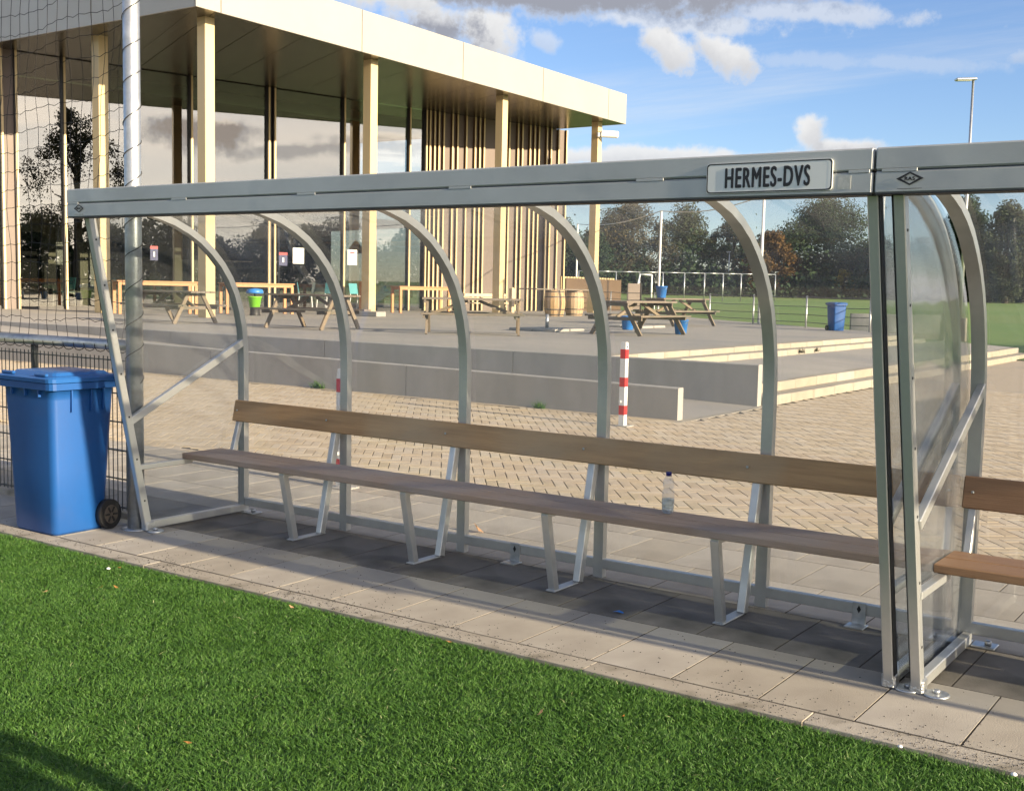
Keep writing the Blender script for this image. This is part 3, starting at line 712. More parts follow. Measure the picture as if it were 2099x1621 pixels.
    MB().box(b0, b1, -0.532, -0.44, 2.0305, 2.0345).build('beam_drip_edge', RUBBER, up)
    emblem(up, x0+0.085, 2.086, 0.046)
    if sign:
        pl = MB(); xs0, xs1, z0, z1 = 4.272, 4.795, 2.052, 2.172
        rr = 0.014; poly = []
        for (cx_, cz_, a0) in ((xs1-rr, z1-rr, 0), (xs0+rr, z1-rr, 90), (xs0+rr, z0+rr, 180), (xs1-rr, z0+rr, 270)):
            for q in range(5): a = R(a0+q*22.5); poly.append((cx_+rr*math.cos(a), cz_+rr*math.sin(a)))
        k = len(poly)
        pl.add([(x, -0.5375, z) for x, z in poly]+[(x, -0.531, z) for x, z in poly], [tuple(reversed(range(k))), tuple(range(k, 2*k))]+[(i, (i+1) % k, k+(i+1) % k, k+i) for i in range(k)])
        po = pl.build('name_plate', SIGNW, up)
        fr = MB(); cx_, cz_ = (xs0+xs1)/2, (z0+z1)/2
        def sc_(p, d): return (cx_+(p[0]-cx_)*(1-d/((xs1-xs0)/2)), cz_+(p[1]-cz_)*(1-d/((z1-z0)/2)))
        A = [sc_(p, 0.0015) for p in poly]; B = [sc_(p, 0.0060) for p in poly]
        fr.add([(x, -0.5382, z) for x, z in A]+[(x, -0.5382, z) for x, z in B], [(i, k+i, k+(i+1) % k, (i+1) % k) for i in range(k)])
        fr.build('plate_border', BLACK, po)
        put_text('plate_lettering', 'HERMES-DVS', 0.1, BLACK, po, (4.531, -0.5384, 2.112), bold=0.0, width=0.350, height=0.078, thick=0.0024)
        s_ = MB().box(4.815, 4.865, -0.5316, -0.5302, 2.055, 2.105); s_.build('old_sticker', STICK, up)
    return root
shelter(0.0, 'curved aluminium team shelter carrying the name plate, nearest whole one across the picture', sign=True)
shelter(5.0, 'second curved aluminium team shelter cut off by the right edge')

def bench(x0, x1, legs, label, wood, wseat, first):
    root = tag(empty('team_bench', (x0, 0.45, 0)), label, 'bench', 'wooden benches inside the team shelters')
    for (y0, y1) in ((0.285, 0.449), (0.463, 0.628)):
        MB().box(x0, x1, y0, y1, 0.45, 0.49, 0.005).build('seat_plank', wseat, root)
    # leaning backrest board
    a, b = Vector((x0, 0.742, 0.672)), Vector((x0, 0.775, 0.822)); d = (b-a).normalized()
    br = MB(); c = (a+b)/2; c.x = (x0+x1)/2
    n_ = Vector((0, d.z, -d.y))
    M4 = Matrix(((1, 0, 0, c.x), (0, n_.y, d.y, c.y), (0, n_.z, d.z, c.z), (0, 0, 0, 1)))
    bo = br.boxm(M4, x1-x0, 0.028, 0.152, 0.005).build('backrest', wood, root)
    for x in [x0+0.075]+legs:
        bb = MB(); bb.boxm(Matrix.Translation((x-0.03, 0.738, 0.752)), 0.014, 0.01, 0.014, 0.004); bb.build('bolt', GALV, bo)
    for x in legs:
        fr = MB().bar((x-0.002, 0.415, 0.004), (x-0.002, 0.318, 0.445), 0.045, 0.045, up=(0, 1, 0.2), ch=0.004).build('front_leg', ALU, root)
        MB().bar((x+0.012, 0.645, 0.004), (x+0.012, 0.815, 0.80), 0.045, 0.050, up=(0, 1, -0.2), ch=0.004).build('rear_leg', ALU, root)
        MB().box(x-0.03, x+0.03, 0.375, 0.68, 0.0, 0.008, 0.002).build('foot_plate', ALU, root)
        MB().box(x-0.022, x+0.022, 0.30, 0.66, 0.425, 0.449, 0.003).build('seat_bearer', ALU, root)
    MB().bar((x0+0.045, 0.70, 0.46), (x0+0.045, 0.80, 0.80), 0.035, 0.035, up=(0, 1, -0.2), ch=0.003).build('end_bracket', ALU, root)
    return root
bench(0.03, 4.972, [0.975, 1.985, 2.985, 3.985], 'long weathered bench with grey brown planks under the name plate shelter', WOODB, WOODS, True)
bench(5.035, 9.92, [5.99, 6.99, 7.99, 8.99], 'orange brown newer bench at the right edge in the second shelter', WOODN, WOODN, False)

# bottle on the seat
def bottle():
    x, y, z = 3.60, 0.545, 0.491
    root = tag(empty('water_bottle', (x, y, z)), 'clear plastic water bottle with dark blue cap on the bench seat', 'bottle')
    prof = [(0.022, 0.0), (0.029, 0.004), (0.032, 0.014), (0.032, 0.030), (0.0335, 0.05), (0.0335, 0.105), (0.032, 0.115), (0.0255, 0.128), (0.026, 0.138), (0.031, 0.150), (0.0315, 0.162), (0.027, 0.178), (0.018, 0.193), (0.0125, 0.199), (0.0125, 0.204)]
    MB().lathe(prof, (x, y, z), 20).build('bottle_body', PET, root)
    MB().lathe([(0.021, 0.003), (0.030, 0.014), (0.031, 0.03), (0.0325, 0.05), (0.0325, 0.078), (0.0, 0.0785)], (x, y, z), 20).build('water', WATER, root)
    cp = MB().lathe([(0.0155, 0.200), (0.0155, 0.219), (0.014, 0.221)], (x, y, z), 20).build('cap', CAPB, root)
    return root
bottle()

# ================================================================== BALL-STOP NET, FENCE, BIN, BOLLARDS
def ballnet():
    X, Y = -0.065, -0.02
    root = tag(empty('ball_stop_net', (X, Y, 0)), 'tall galvanised net pole with black ball net and lashing left of the shelter', 'net')
    MB().tube([(X, Y, 0.0), (X-0.004, Y, 2.0), (X-0.012, Y, 6.2)], [0.056, 0.054, 0.052], 24).build('pole', GALV, root)
    MB().lathe([(0.095, -0.002), (0.095, 0.006), (0.06, 0.010)], (X, Y, 0), 20).build('pole_flange', GALV, root)
    rl = MB().tube([(-7.0, Y, 1.195), (X-0.05, Y, 1.225)], 0.036, 16).build('bottom_rail', GALV, root)
    # lashing on the rail
    lm = MB()
    x = -3.4
    while x < -0.12:
        z = 1.21+0.004*x
        p = [(x+0.05*k/10, Y+0.0385*math.cos(2*math.pi*k/10+2.2), z+0.0385*math.sin(2*math.pi*k/10+2.2)) for k in range(0, 9)]
        lm.tube(p, 0.0028, 4, False); x += 0.118
    lm.build('rail_lashing', CORD, rl, kind='stuff')
    # rope wound round the pole
    p = []
    for k in range(0, 19*16):
        a = 2*math.pi*k/16; z = 0.98+0.222*k/16
        p.append((X-0.004*z/2+0.0575*math.cos(a), Y+0.0575*math.sin(a), z+0.012*math.sin(a*0.37)))
    MB().tube(p, 0.0028, 4, False).build('pole_lashing', CORD, root)
    # net: sagging cords
    nm = MB(); cell = 0.118
    zs = [1.245+cell*1.13*j for j in range(0, 40)]; xs = [X-0.02-cell*i for i in range(0, 34)]
    def node(i, j):
        x, z = xs[i], zs[j]
        f = min(1, i/9)
        sag = -0.035*math.sin(i*0.9+j*0.35)*0.35-0.05*f*math.sin(min(1, j/30)*math.pi)
        tilt = 0.052*cell*j*max(0.0, 1-i/22)*0.9
        return (x+0.014*math.sin(j*1.3+i*0.7)*min(1, i)*min(1, j)+0.004*j*min(1, i/3), Y+0.02*math.sin(i*0.6+j*0.41)*min(1, j), z+sag*min(1, j)+tilt*min(1, j))
    for i in range(len(xs)): nm.tube([node(i, j) for j in range(len(zs))], 0.0021, 4, False)
    for j in range(1, len(zs)):
        pts = []
        for i in range(len(xs)-1):
            a, b = Vector(node(i, j)), Vector(node(i+1, j))
            pts += [a, (a+b)/2+Vector((0, 0, -0.011-0.006*math.sin(i*2.1+j)))]
        pts.append(Vector(node(len(xs)-1, j))); nm.tube(pts, 0.0021, 4, False)
    nm.build('netting', CORD, root, kind='stuff')
ballnet()
def meshfence():
    Y = 0.16
    root = tag(empty('wire_fence', (-0.2, Y, 0)), 'low dark double wire mesh fence panel behind the blue bin', 'fence')
    x1, x0, top = -0.30, -4.6, 1.10
    m = MB()
    for x in np.arange(x0, x1+0.01, 0.05): m.bar((x, Y, 0.05), (x, Y, top+0.025), 0.005, 0.005, up=(0, 1, 0))
    m.build('vertical_wires', FENCEM, root, kind='stuff')
    for z in [0.07, 0.27, 0.47, 0.67, 0.87, 1.10]:
        for dy in (-0.006, 0.006): MB().bar((x0, Y+dy, z), (x1+0.01, Y+dy, z), 0.007, 0.007).build('horizontal_wire', FENCEM, root)
    for x in (-1.52, -4.0):
        po = MB().box(x-0.02, x+0.02, Y+0.012, Y+0.052, 0, 1.18, 0.003).build('fence_post', FENCEM, root)
        MB().lathe([(0.012, 0), (0.02, 0.012), (0.012, 0.03)], (x, Y+0.03, 1.18), 10).build('post_cap', BLACK, po)
    MB().box(x0, x1-0.02, Y-0.03, Y+0.03, -0.01, 0.045, 0.006).build('kerb_plinth', KERB, root)
meshfence()
def wheelie_bin(name, label, loc, rz, s, with_tag=True, lid_open=0):
    root = tag(empty(name, loc, rz), label, 'bin')
    # local: x across, front at -y, handle and wheels at +y
    def ring(cx, wx, y0, y1, z, r=0.05):
        pts = []
        for (sx, yy, a0) in ((1, y1-r, 0), (-1, y1-r, 90), (-1, y0+r, 180), (1, y0+r, 270)):
            for q in range(4):
                a = R(a0+q*30); pts.append(((sx*(wx-r)+r*math.cos(a))*s, (yy+r*math.sin(a))*s, z*s))
        return pts
    secs = [ring(0, 0.205, -0.235, 0.205, 0.0), ring(0, 0.215, -0.245, 0.215, 0.02), ring(0, 0.232, -0.262, 0.245, 0.42), ring(0, 0.252, -0.285, 0.275, 0.88), ring(0, 0.256, -0.290, 0.28, 0.945),
            ring(0, 0.284, -0.318, 0.31, 0.95), ring(0, 0.286, -0.320, 0.312, 0.992), ring(0, 0.27, -0.305, 0.30, 0.995)]
    m = MB(); k = len(secs[0])
    for sct in secs: m.v += sct
    for i in range(len(secs)-1):
        for j in range(k): m.f.append((i*k+j, i*k+(j+1) % k, (i+1)*k+(j+1) % k, (i+1)*k+j)); m.sm.append(i < 4)
    m.f.append(tuple(reversed(range(k)))); m.sm.append(False); m.f.append(tuple((len(secs)-1)*k+j for j in range(k))); m.sm.append(False)
    body = m.build('body', BLUE, root, False)
    # rim gussets and side ribs
    for x in (-0.14, 0.0, 0.14):
        MB().boxm(Matrix.Translation((x*s, -0.293*s, 0.925*s)), 0.012*s, 0.03*s, 0.045*s, 0).build('rim_gusset', BLUE, body, False)
    for y in (-0.12, 0.05, 0.16):
        for sx in (-1, 1): MB().boxm(Matrix.Translation((sx*0.257*s, y*s, 0.875*s)), 0.022*s, 0.012*s, 0.14*s, 0).build('side_rib', BLUE, body, False)
    # lid with raised centre panel
    lid = MB(); lr = [ring(0, 0.290, -0.326, 0.33, 0.997), ring(0, 0.291, -0.328, 0.33, 1.022), ring(0, 0.275, -0.31, 0.32, 1.034), ring(0, 0.235, -0.25, 0.27, 1.036), ring(0, 0.215, -0.225, 0.245, 1.056), ring(0, 0.16, -0.17, 0.19, 1.062)]
    for sct in lr: lid.v += sct
    for i in range(len(lr)-1):
        for j in range(k): lid.f.append((i*k+j, i*k+(j+1) % k, (i+1)*k+(j+1) % k, (i+1)*k+j)); lid.sm.append(False)
    lid.f.append(tuple(reversed(range(k)))); lid.sm.append(False); lid.f.append(tuple((len(lr)-1)*k+j for j in range(k))); lid.sm.append(False)
    lo = lid.build('lid', BLUEL, root, False)
    MB().boxm(Matrix.Translation((-0.17*s, -0.30*s, 1.045*s)), 0.12*s, 0.03*s, 0.02*s, 0.006).build('lid_grip', BLUEL, lo, False)
    MB().boxm(Matrix.Translation((0.17*s, -0.30*s, 1.045*s)), 0.12*s, 0.03*s, 0.02*s, 0.006).build('lid_grip', BLUEL, lo, False)
    # handle bar and hinge
    MB().tube([(-0.25*s, 0.365*s, 1.0*s), (0.25*s, 0.365*s, 1.0*s)], 0.014*s, 10).build('handle_bar', BLUE, root, False)
    for sx in (-1, 1):
        MB().boxm(Matrix.Translation((sx*0.235*s, 0.335*s, 0.995*s)), 0.03*s, 0.09*s, 0.045*s, 0.006).build('handle_bracket', BLUE, root, False)
        MB().tube([(sx*0.235*s, 0.365*s, 1.0*s), (sx*0.262*s, 0.365*s, 1.0*s)], 0.017*s, 10).build('hinge_cap', BLACK, root, False)
        w = MB().tube([(sx*0.225*s, 0.21*s, 0.10*s), (sx*0.27*s, 0.21*s, 0.10*s)], 0.10*s, 24).build('wheel', RUBBER, root, False)
        h = MB().tube([(sx*0.268*s, 0.21*s, 0.10*s), (sx*0.276*s, 0.21*s, 0.10*s)], 0.062*s, 20).build('hub', HUBM, w, False)
        for q in range(6):
            a = q*math.pi/3
            MB().bar((sx*0.277*s, (0.21+0.015*math.cos(a))*s, (0.10+0.015*math.sin(a))*s), (sx*0.277*s, (0.21+0.055*math.cos(a))*s, (0.10+0.055*math.sin(a))*s), 0.012*s, 0.006*s, up=(1, 0, 0)).build('spoke', RUBBER, h, False)
    return root
HUBM = pm('wheel_hub', (0.10, 0.08, 0.06), (0.05, 0.045, 0.04), 20, 0.7)
wheelie_bin('wheelie_bin', 'large blue wheeled bin on the slabs at the left edge by the net pole', (-0.475, -0.305, 0.0), 0.0, 1.0).scale = (1.06, 0.84, 1.0)
wheelie_bin('wheelie_bin', 'small distant blue wheeled bin at the terrace edge before the grass', (-5.55, 29.3, TZ), R(50), 0.80)
def bollard(x, y, label, h=1.0, rz=0.0):
    root = tag(empty('bollard', (x, y, 0), rz), label, 'bollard', 'red and white square bollards')
    hw = 0.037
    bands = [(0.0, 0.14, WHITEP), (0.14, 0.255, REDP), (0.255, 0.485, WHITEP), (0.485, 0.60, REDP), (0.60, 0.83, WHITEP), (0.83, 0.945, REDP), (0.945, 1.03, WHITEP)]
    for i, (a, b, mt) in enumerate(bands):
        e = 0.0006 if mt is REDP else 0.0
        mb = MB()
        if i < len(bands)-1: mb.box(-hw-e, hw+e, -hw-e, hw+e, a*h, b*h, 0)
        else: mb.frustum((-hw, hw, -hw, hw), (-hw+0.006, hw-0.006, -hw+0.006, hw-0.006), a*h, b*h)
        mb.build('red_band' if mt is REDP else 'white_band', mt, root, False)
    MB().box(-0.075, 0.11, -0.09, 0.09, -0.004, 0.010, 0.003).build('base_plate', CONC, root, False)
    MB().boxm(Matrix.Translation((0.0385, -0.004, 0.975*h)), 0.004, 0.022, 0.022, 0).build('lock_hole', BLACK, root, False)
    MB().tube([(-0.02, -0.037, 0.30*h), (-0.02, -0.052, 0.30*h)], 0.016, 10).build('hinge_lug', WHITEP, root, False)
    return root
bollard(-0.60, 7.55, 'red and white striped bollard before the low concrete wall', 1.0)
bollard(-0.13, 2.05, 'red and white striped bollard half hidden behind a shelter post and the bench', 0.95)

# ================================================================== CLUBHOUSE
W0 = np.array([-30.55, 18.55]); WD = np.array([0.24326705, 0.96995935]); WN = np.array([0.96995935, -0.24326705])
SOF = 9.33
def wp(s, off, z):                       # point on the slanting glass front: s along, off outwards
    p = W0+WD*s+WN*off; return (p[0], p[1], z)
def wbox(m, s0, s1, o0, o1, z0, z1, ch=0.0):
    c = W0+WD*(s0+s1)/2+WN*(o0+o1)/2
    M4 = Matrix(((WD[0], WN[0], 0, c[0]), (WD[1], WN[1], 0, c[1]), (0, 0, 1, (z0+z1)/2), (0, 0, 0, 1)))
    # WD x WN points down, so flip handedness through the box helper's symmetric shape
    V0 = len(m.v); F0 = len(m.f)
    m.boxm(M4, s1-s0, o1-o0, z1-z0, ch)
    for i in range(F0, len(m.f)): m.f[i] = tuple(reversed(m.f[i]))
    return m
club = tag(empty('clubhouse', (-21, 18.4, TZ)), 'clubhouse with deep pale metal canopy on slim columns and tall reflecting glass front', 'building')
COLS = [(-25.99, 18.47), (-20.99, 18.48), (-20.99, 25.68), (-21.24, 33.84), (-21.58, 41.89), (-31.0, 18.47)]
for i, (x, y) in enumerate(COLS):
    MB().box(x-0.18, x+0.18, y-0.18, y+0.18, TZ, SOF+0.02, 0.012).build('column', CHAMPC, club)
# canopy edge: each metal fascia panel
FA, FB = np.array([-20.05, 17.33]), np.array([-20.63, 42.90])
FDIR = (FB-FA)/np.linalg.norm(FB-FA); FN = np.array([FDIR[1], -FDIR[0]])
def yfas(y): return FA+FDIR*((y-17.33)/FDIR[1])
ys = [17.33, 18.25, 24.37, 30.05, 35.65, 41.20, 42.90]
for a, b in zip(ys[:-1], ys[1:]):
    p, q = yfas(a), yfas(b); g = FDIR*0.014
    p2, q2 = p+g*(a > 17.4), q-g*(b < 42.8)
    i_ = -FN*0.06; c = 0.0
    V = [(*p2, SOF), (*q2, SOF), (*(q2+i_), SOF), (*(p2+i_), SOF), (*p2, 10.68), (*q2, 10.68), (*(q2+i_), 10.68), (*(p2+i_), 10.68)]
    MB().add(V, [(3, 2, 1, 0), (4, 5, 6, 7), (0, 1, 5, 4), (1, 2, 6, 5), (2, 3, 7, 6), (3, 0, 4, 7)]).build('fascia_panel', CHAMP, club)
xs = [-20.12, -24.8, -30.4, -36.0, -41.6]
for a, b in zip(xs[:-1], xs[1:]):
    MB().box(b+0.014, a-0.014, 17.33, 17.39, SOF, 10.68).build('fascia_panel', CHAMP, club)
MB().box(-42, -20.7, 42.84, 42.90, SOF, 10.68).build('fascia_panel', CHAMP, club)
MB().add([(-20.16, 17.42, 10.60), (-20.74, 42.8, 10.60), (-42, 42.8, 10.60), (-42, 17.42, 10.60)], [(0, 1, 2, 3)]).build('roof', ROOFM, club)
MB().add([(-20.13, 17.40, SOF+0.05), (-20.70, 42.85, SOF+0.05), (-42, 42.85, SOF+0.05), (-42, 17.40, SOF+0.05)], [(3, 2, 1, 0)]).build('soffit_backing', DARK, club)
# soffit: panels lying across, from the glass to the canopy edge
yj = [17.40, 18.09, 19.92, 21.75, 23.6, 25.45, 27.3, 29.2, 31.1, 33.0, 35.0, 37.0, 39.0, 41.0, 42.84]
DIRJ = np.array([-0.90, 0.436]) ; DIRJ = DIRJ/np.linalg.norm(DIRJ)      # joints run slightly askew
def clipx(p, d):                      # follow d from canopy edge to 2.5 m behind the glass
    t = ((W0-WN*2.5-p)@WN)/(d@WN); return p+d*t
for a, b in zip(yj[:-1], yj[1:]):
    p, q = yfas(a)+np.array([-0.06, 0.012]), yfas(b)+np.array([-0.06, -0.012])
    p2, q2 = clipx(p, DIRJ), clipx(q, DIRJ)
    p2[1] = min(p2[1], 42.84); q2[1] = min(q2[1], 42.84)
    MB().add([(*p, SOF+0.004), (*q, SOF+0.004), (*q2, SOF+0.004), (*p2, SOF+0.004), (*p, SOF+0.03), (*q, SOF+0.03), (*q2, SOF+0.03), (*p2, SOF+0.03)],
             [(3, 2, 1, 0), (4, 5, 6, 7), (0, 1, 5, 4), (1, 2, 6, 5), (2, 3, 7, 6), (3, 0, 4, 7)]).build('soffit_panel', SOFF, club)
for k, (x1, x0) in enumerate(((-20.14, -22.9), (-22.95, -25.7), (-25.75, -28.5), (-28.55, -31.3), (-31.35, -36.0))):   # front strip towards the left
    pass
left = MB().add([(*yfas(17.40)+np.array([-0.06, 0.0]), SOF+0.001), (*clipx(yfas(17.40)+np.array([-0.06, 0.0]), DIRJ), SOF+0.001), (-42, 30, SOF+0.001), (-42, 17.40, SOF+0.001)], [(0, 1, 2, 3)])
left.build('soffit_panel', SOFF, club)
# glass front
MUL = [-6.6, -3.4, -0.62, -0.15, 1.48, 2.95, 6.23, 9.49, 9.75, 13.0, 16.34, 17.22]
for k, (a, b) in enumerate(zip(MUL[:-1], MUL[1:])):
    if b-a < 0.5: continue
    w = wbox(MB(), a+0.05, b-0.05, -0.012, 0.0, TZ+0.08, SOF-0.03).build('window_pane', GLASS, club)
    wbox(MB(), a+0.05, b-0.05, -0.06, 0.03, TZ, TZ+0.09).build('window_sill', DARK, w)
    wbox(MB(), a+0.05, b-0.05, -0.07, -0.02, 4.20, 4.33).build('transom', DARK, w)
for a in MUL:
    mo = wbox(MB(), a-0.034, a+0.036, -0.05, 0.155, TZ, SOF-0.005).build('mullion', BATTD, club); wbox(MB(), a-0.036, a+0.038, 0.156, 0.175, TZ, SOF-0.005, 0.003).build('mullion_face', BATT, mo)
    wbox(MB(), a-0.06, a-0.036, -0.05, 0.14, TZ, SOF-0.005).build('mullion_seal', DARK, mo)
wbox(MB(), 9.53, 9.71, -0.05, 0.02, TZ, SOF-0.005).build('door_post', DARK, club)
wbox(MB(), -0.58, -0.19, -0.05, 0.04, TZ, SOF-0.005).build('pier_panel', TAUPE, club)
# clad wall with vertical battens
wbox(MB(), 17.26, 25.76, -0.30, 0.0, TZ, SOF-0.004).build('clad_wall', TAUPE, club)
for s_ in [17.43, 17.68, 17.92, 18.19, 18.68, 18.97, 19.47, 19.98, 20.25, 20.51, 22.03, 22.56, 22.84, 23.32, 23.61, 23.89, 24.40, 24.68, 25.18, 25.70]:
    bt = wbox(MB(), s_-0.037, s_+0.037, 0.0, 0.13, TZ+0.02, SOF-0.005).build('batten', BATTD, club); wbox(MB(), s_-0.039, s_+0.039, 0.131, 0.146, TZ+0.015, SOF-0.005, 0.003).build('batten_face', BATT, bt)
# inside
def wsheet(name, s0, s1, o, z0, z1, mat): return wbox(MB(), s0, s1, o-0.05, o, z0, z1).build(name, mat, club)
fl = MB().add([wp(-12, -0.02, TZ+0.012), wp(17.2, -0.02, TZ+0.012), wp(17.2, -12, TZ+0.012), wp(-12, -12, TZ+0.012)], [(0, 1, 2, 3)]).build('interior_floor', INFL, club)
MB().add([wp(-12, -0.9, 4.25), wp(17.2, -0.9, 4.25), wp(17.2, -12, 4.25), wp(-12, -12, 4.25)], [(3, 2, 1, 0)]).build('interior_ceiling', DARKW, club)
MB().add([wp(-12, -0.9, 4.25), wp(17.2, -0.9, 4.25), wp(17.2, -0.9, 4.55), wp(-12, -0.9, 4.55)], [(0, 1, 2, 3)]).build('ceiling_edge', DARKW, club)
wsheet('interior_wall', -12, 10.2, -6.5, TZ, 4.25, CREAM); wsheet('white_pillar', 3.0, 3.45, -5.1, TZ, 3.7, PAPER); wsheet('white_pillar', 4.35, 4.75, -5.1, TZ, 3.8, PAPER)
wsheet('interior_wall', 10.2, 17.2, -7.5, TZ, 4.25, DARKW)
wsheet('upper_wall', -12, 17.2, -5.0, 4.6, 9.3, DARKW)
wsheet('cream_pillar', 8.0, 9.6, -5.2, TZ, 4.25, CREAM)
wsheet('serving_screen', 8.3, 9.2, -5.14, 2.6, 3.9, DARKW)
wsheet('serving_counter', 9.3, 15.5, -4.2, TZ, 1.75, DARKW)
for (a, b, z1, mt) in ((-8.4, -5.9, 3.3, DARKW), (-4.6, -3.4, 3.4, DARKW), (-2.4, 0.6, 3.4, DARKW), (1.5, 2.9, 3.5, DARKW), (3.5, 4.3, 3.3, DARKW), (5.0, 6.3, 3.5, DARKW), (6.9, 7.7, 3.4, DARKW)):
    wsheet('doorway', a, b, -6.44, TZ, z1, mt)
for (a, b, o_, z1) in ((1.8, 2.6, -3.0, 2.2), (3.9, 5.0, -3.2, 1.9), (5.6, 6.2, -2.6, 2.0), (-1.0, 0.5, -2.6, 2.3)):
    wsheet('cupboard', a, b, o_, TZ, z1, DARK)
wsheet('extractor', 1.9, 3.0, -1.6, 3.75, 4.15, DARK)
wsheet('kitchen_shelf', 11.2, 12.6, -6.9, 3.5, 3.56, PALE); wsheet('kitchen_shelf', 11.2, 12.6, -6.9, 2.6, 2.66, PALE)
wsheet('steel_hood', 12.3, 13.6, -6.2, 3.5, 4.2, PAPER)
wsheet('menu_board', 13.6, 15.0, -7.3, 2.75, 3.5, DARK)
wsheet('menu_shelf', 13.5, 15.1, -7.2, 3.52, 3.58, PALE)
wsheet('menu_shelf', 13.5, 15.1, -7.2, 2.66, 2.72, PALE)
put_text('menu_lettering', 'Kroon', 0.4, PAPER, club, wp(11.1, -7.22, 3.2), rot=(R(90), 0, math.atan2(WD[1], WD[0])), height=0.22, width=0.62) if False else None
# notices taped on the glass
def notice(s0, s1, z0, z1, parts, label):
    root = tag(empty('window_notice', wp((s0+s1)/2, 0.0, z0)), label, 'notice', 'notices taped on the glass front')
    for i, (a, b, c, d, mt, nm) in enumerate(parts):
        wbox(MB(), s0+(s1-s0)*a, s0+(s1-s0)*b, 0.004+0.002*i, 0.006+0.002*i, z0+(z1-z0)*c, z0+(z1-z0)*d).build(nm, mt, root)
notice(10.02, 10.40, 2.38, 2.91, [(0, 1, 0, 1, POSTB, 'sheet'), (0, 1, 0.8, 1, POSTR, 'header'), (0.4, 0.6, 0.25, 0.6, PAPER, 'figure')], 'dark blue notice with red header on the glass door')
notice(10.65, 11.17, 2.48, 3.12, [(0, 1, 0, 1, PAPER, 'sheet')], 'blank white sheet of paper taped on the glass between two columns')
notice(13.27, 13.74, 2.50, 3.14, [(0, 1, 0, 1, PAPER, 'sheet'), (0.25, 0.75, 0.75, 0.85, POSTR, 'header'), (0.35, 0.65, 0.35, 0.6, STICK, 'figure')], 'white notice with small red heading beside the second column')
notice(4.62, 4.92, 2.42, 2.95, [(0, 1, 0, 1, POSTB, 'sheet'), (0, 1, 0.8, 1, POSTR, 'header'), (0.4, 0.6, 0.25, 0.6, PAPER, 'figure')], 'dark notice with red header on the glass behind the net pole')
# pendant lamps inside
def pendant(s_, o_, z_, label, r=0.38):
    x, y, _ = wp(s_, o_, 0)
    root = tag(empty('pendant_lamp', (x, y, z_)), label, 'lamp', 'pendant lamps inside the clubhouse')
    MB().lathe([(r, 0), (r*0.95, 0.1), (r*0.7, 0.3), (r*0.35, 0.47), (0.05, 0.55)], (x, y, z_), 20).build('lamp_shade', TAUPE, root)
    MB().tube([(x, y, z_+0.55), (x, y, 4.25)], 0.012, 6).build('lamp_cable', DARK, root)
pendant(13.1, -2.6, 3.0, 'grey cone pendant lamp inside near the double mullion')
pendant(17.0-1.2, -3.2, 3.1, 'dark cone pendant lamp inside by the second column')
# camera on the far column
cc = tag(empty('security_camera', (-21.35, 41.9, 8.8)), 'white security camera under the far corner of the canopy', 'camera')
MB().box(-21.41, -21.30, 41.6, 41.75, 8.65, 8.85, 0.01).build('camera_bracket', WHITEP, cc)
MB().bar((-21.3, 41.75, 8.80), (-20.6, 42.2, 8.76), 0.28, 0.3, ch=0.05).build('camera_housing', WHITEP, cc)

# ================================================================== TERRACE FURNITURE
def plank(m, p, q, w, t): m.bar(p, q, w, t, ch=0.0)
def picnic(loc, rz, label, L_=2.0, W=0.8, H=0.82, legoff=0.30):
    root = tag(empty('picnic_table', (*loc, TZ), rz), label, 'picnic table', 'weathered wooden picnic tables on the terrace')
    n = 5; pw = W/n
    for i in range(n):
        y = -W/2+pw*(i+0.5); MB().box(-L_/2, L_/2, y-pw/2+0.006, y+pw/2-0.006, H-0.045, H, 0.004).build('top_plank', PICN, root, False)
    for sy in (-1, 1):
        for k in (0, 1):
            y = sy*(0.60+0.14*k); MB().box(-L_/2, L_/2, y-0.064, y+0.064, 0.44, 0.485, 0.004).build('seat_plank', PICN, root, False)
    for sx in (-1, 1):
        x = sx*(L_/2-legoff)
        for sy in (-1, 1):
            MB().bar((x, sy*0.70, 0.0), (x, sy*0.22, H-0.05), 0.10, 0.05, up=(1, 0, 0)).build('leg', PICL, root, False)
        MB().box(x-0.075, x-0.028, -0.76, 0.76, 0.36, 0.44).build('seat_bearer', PICN, root, False)
        MB().box(x-0.075, x-0.028, -W/2+0.03, W/2-0.03, H-0.125, H-0.046).build('top_bearer', PICN, root, False)
        MB().bar((x-sx*0.03, 0, 0.43), (sx*0.12, 0, H-0.06), 0.045, 0.07, up=(0, 0, 1)).build('brace', PICL, root, False)
    return root
picnic((-17.9, 14.75), R(2), 'weathered picnic table before the nearest corner column', 2.2)
picnic((-13.5, 15.30), R(4), 'weathered picnic table between the first and second column', 2.3)
picnic((-9.55, 16.45), R(36), 'weathered picnic table turned broadside before the batten wall', 2.3, legoff=0.12)
picnic((-7.30, 20.2), R(86), 'dark weathered picnic table at the right with a bucket beneath it', 2.3, legoff=0.15)
picnic((-10.3, 28.2), R(80), 'weathered picnic table behind the dark one, carrying a blue bucket', 2.4, legoff=0.15, H=0.86)
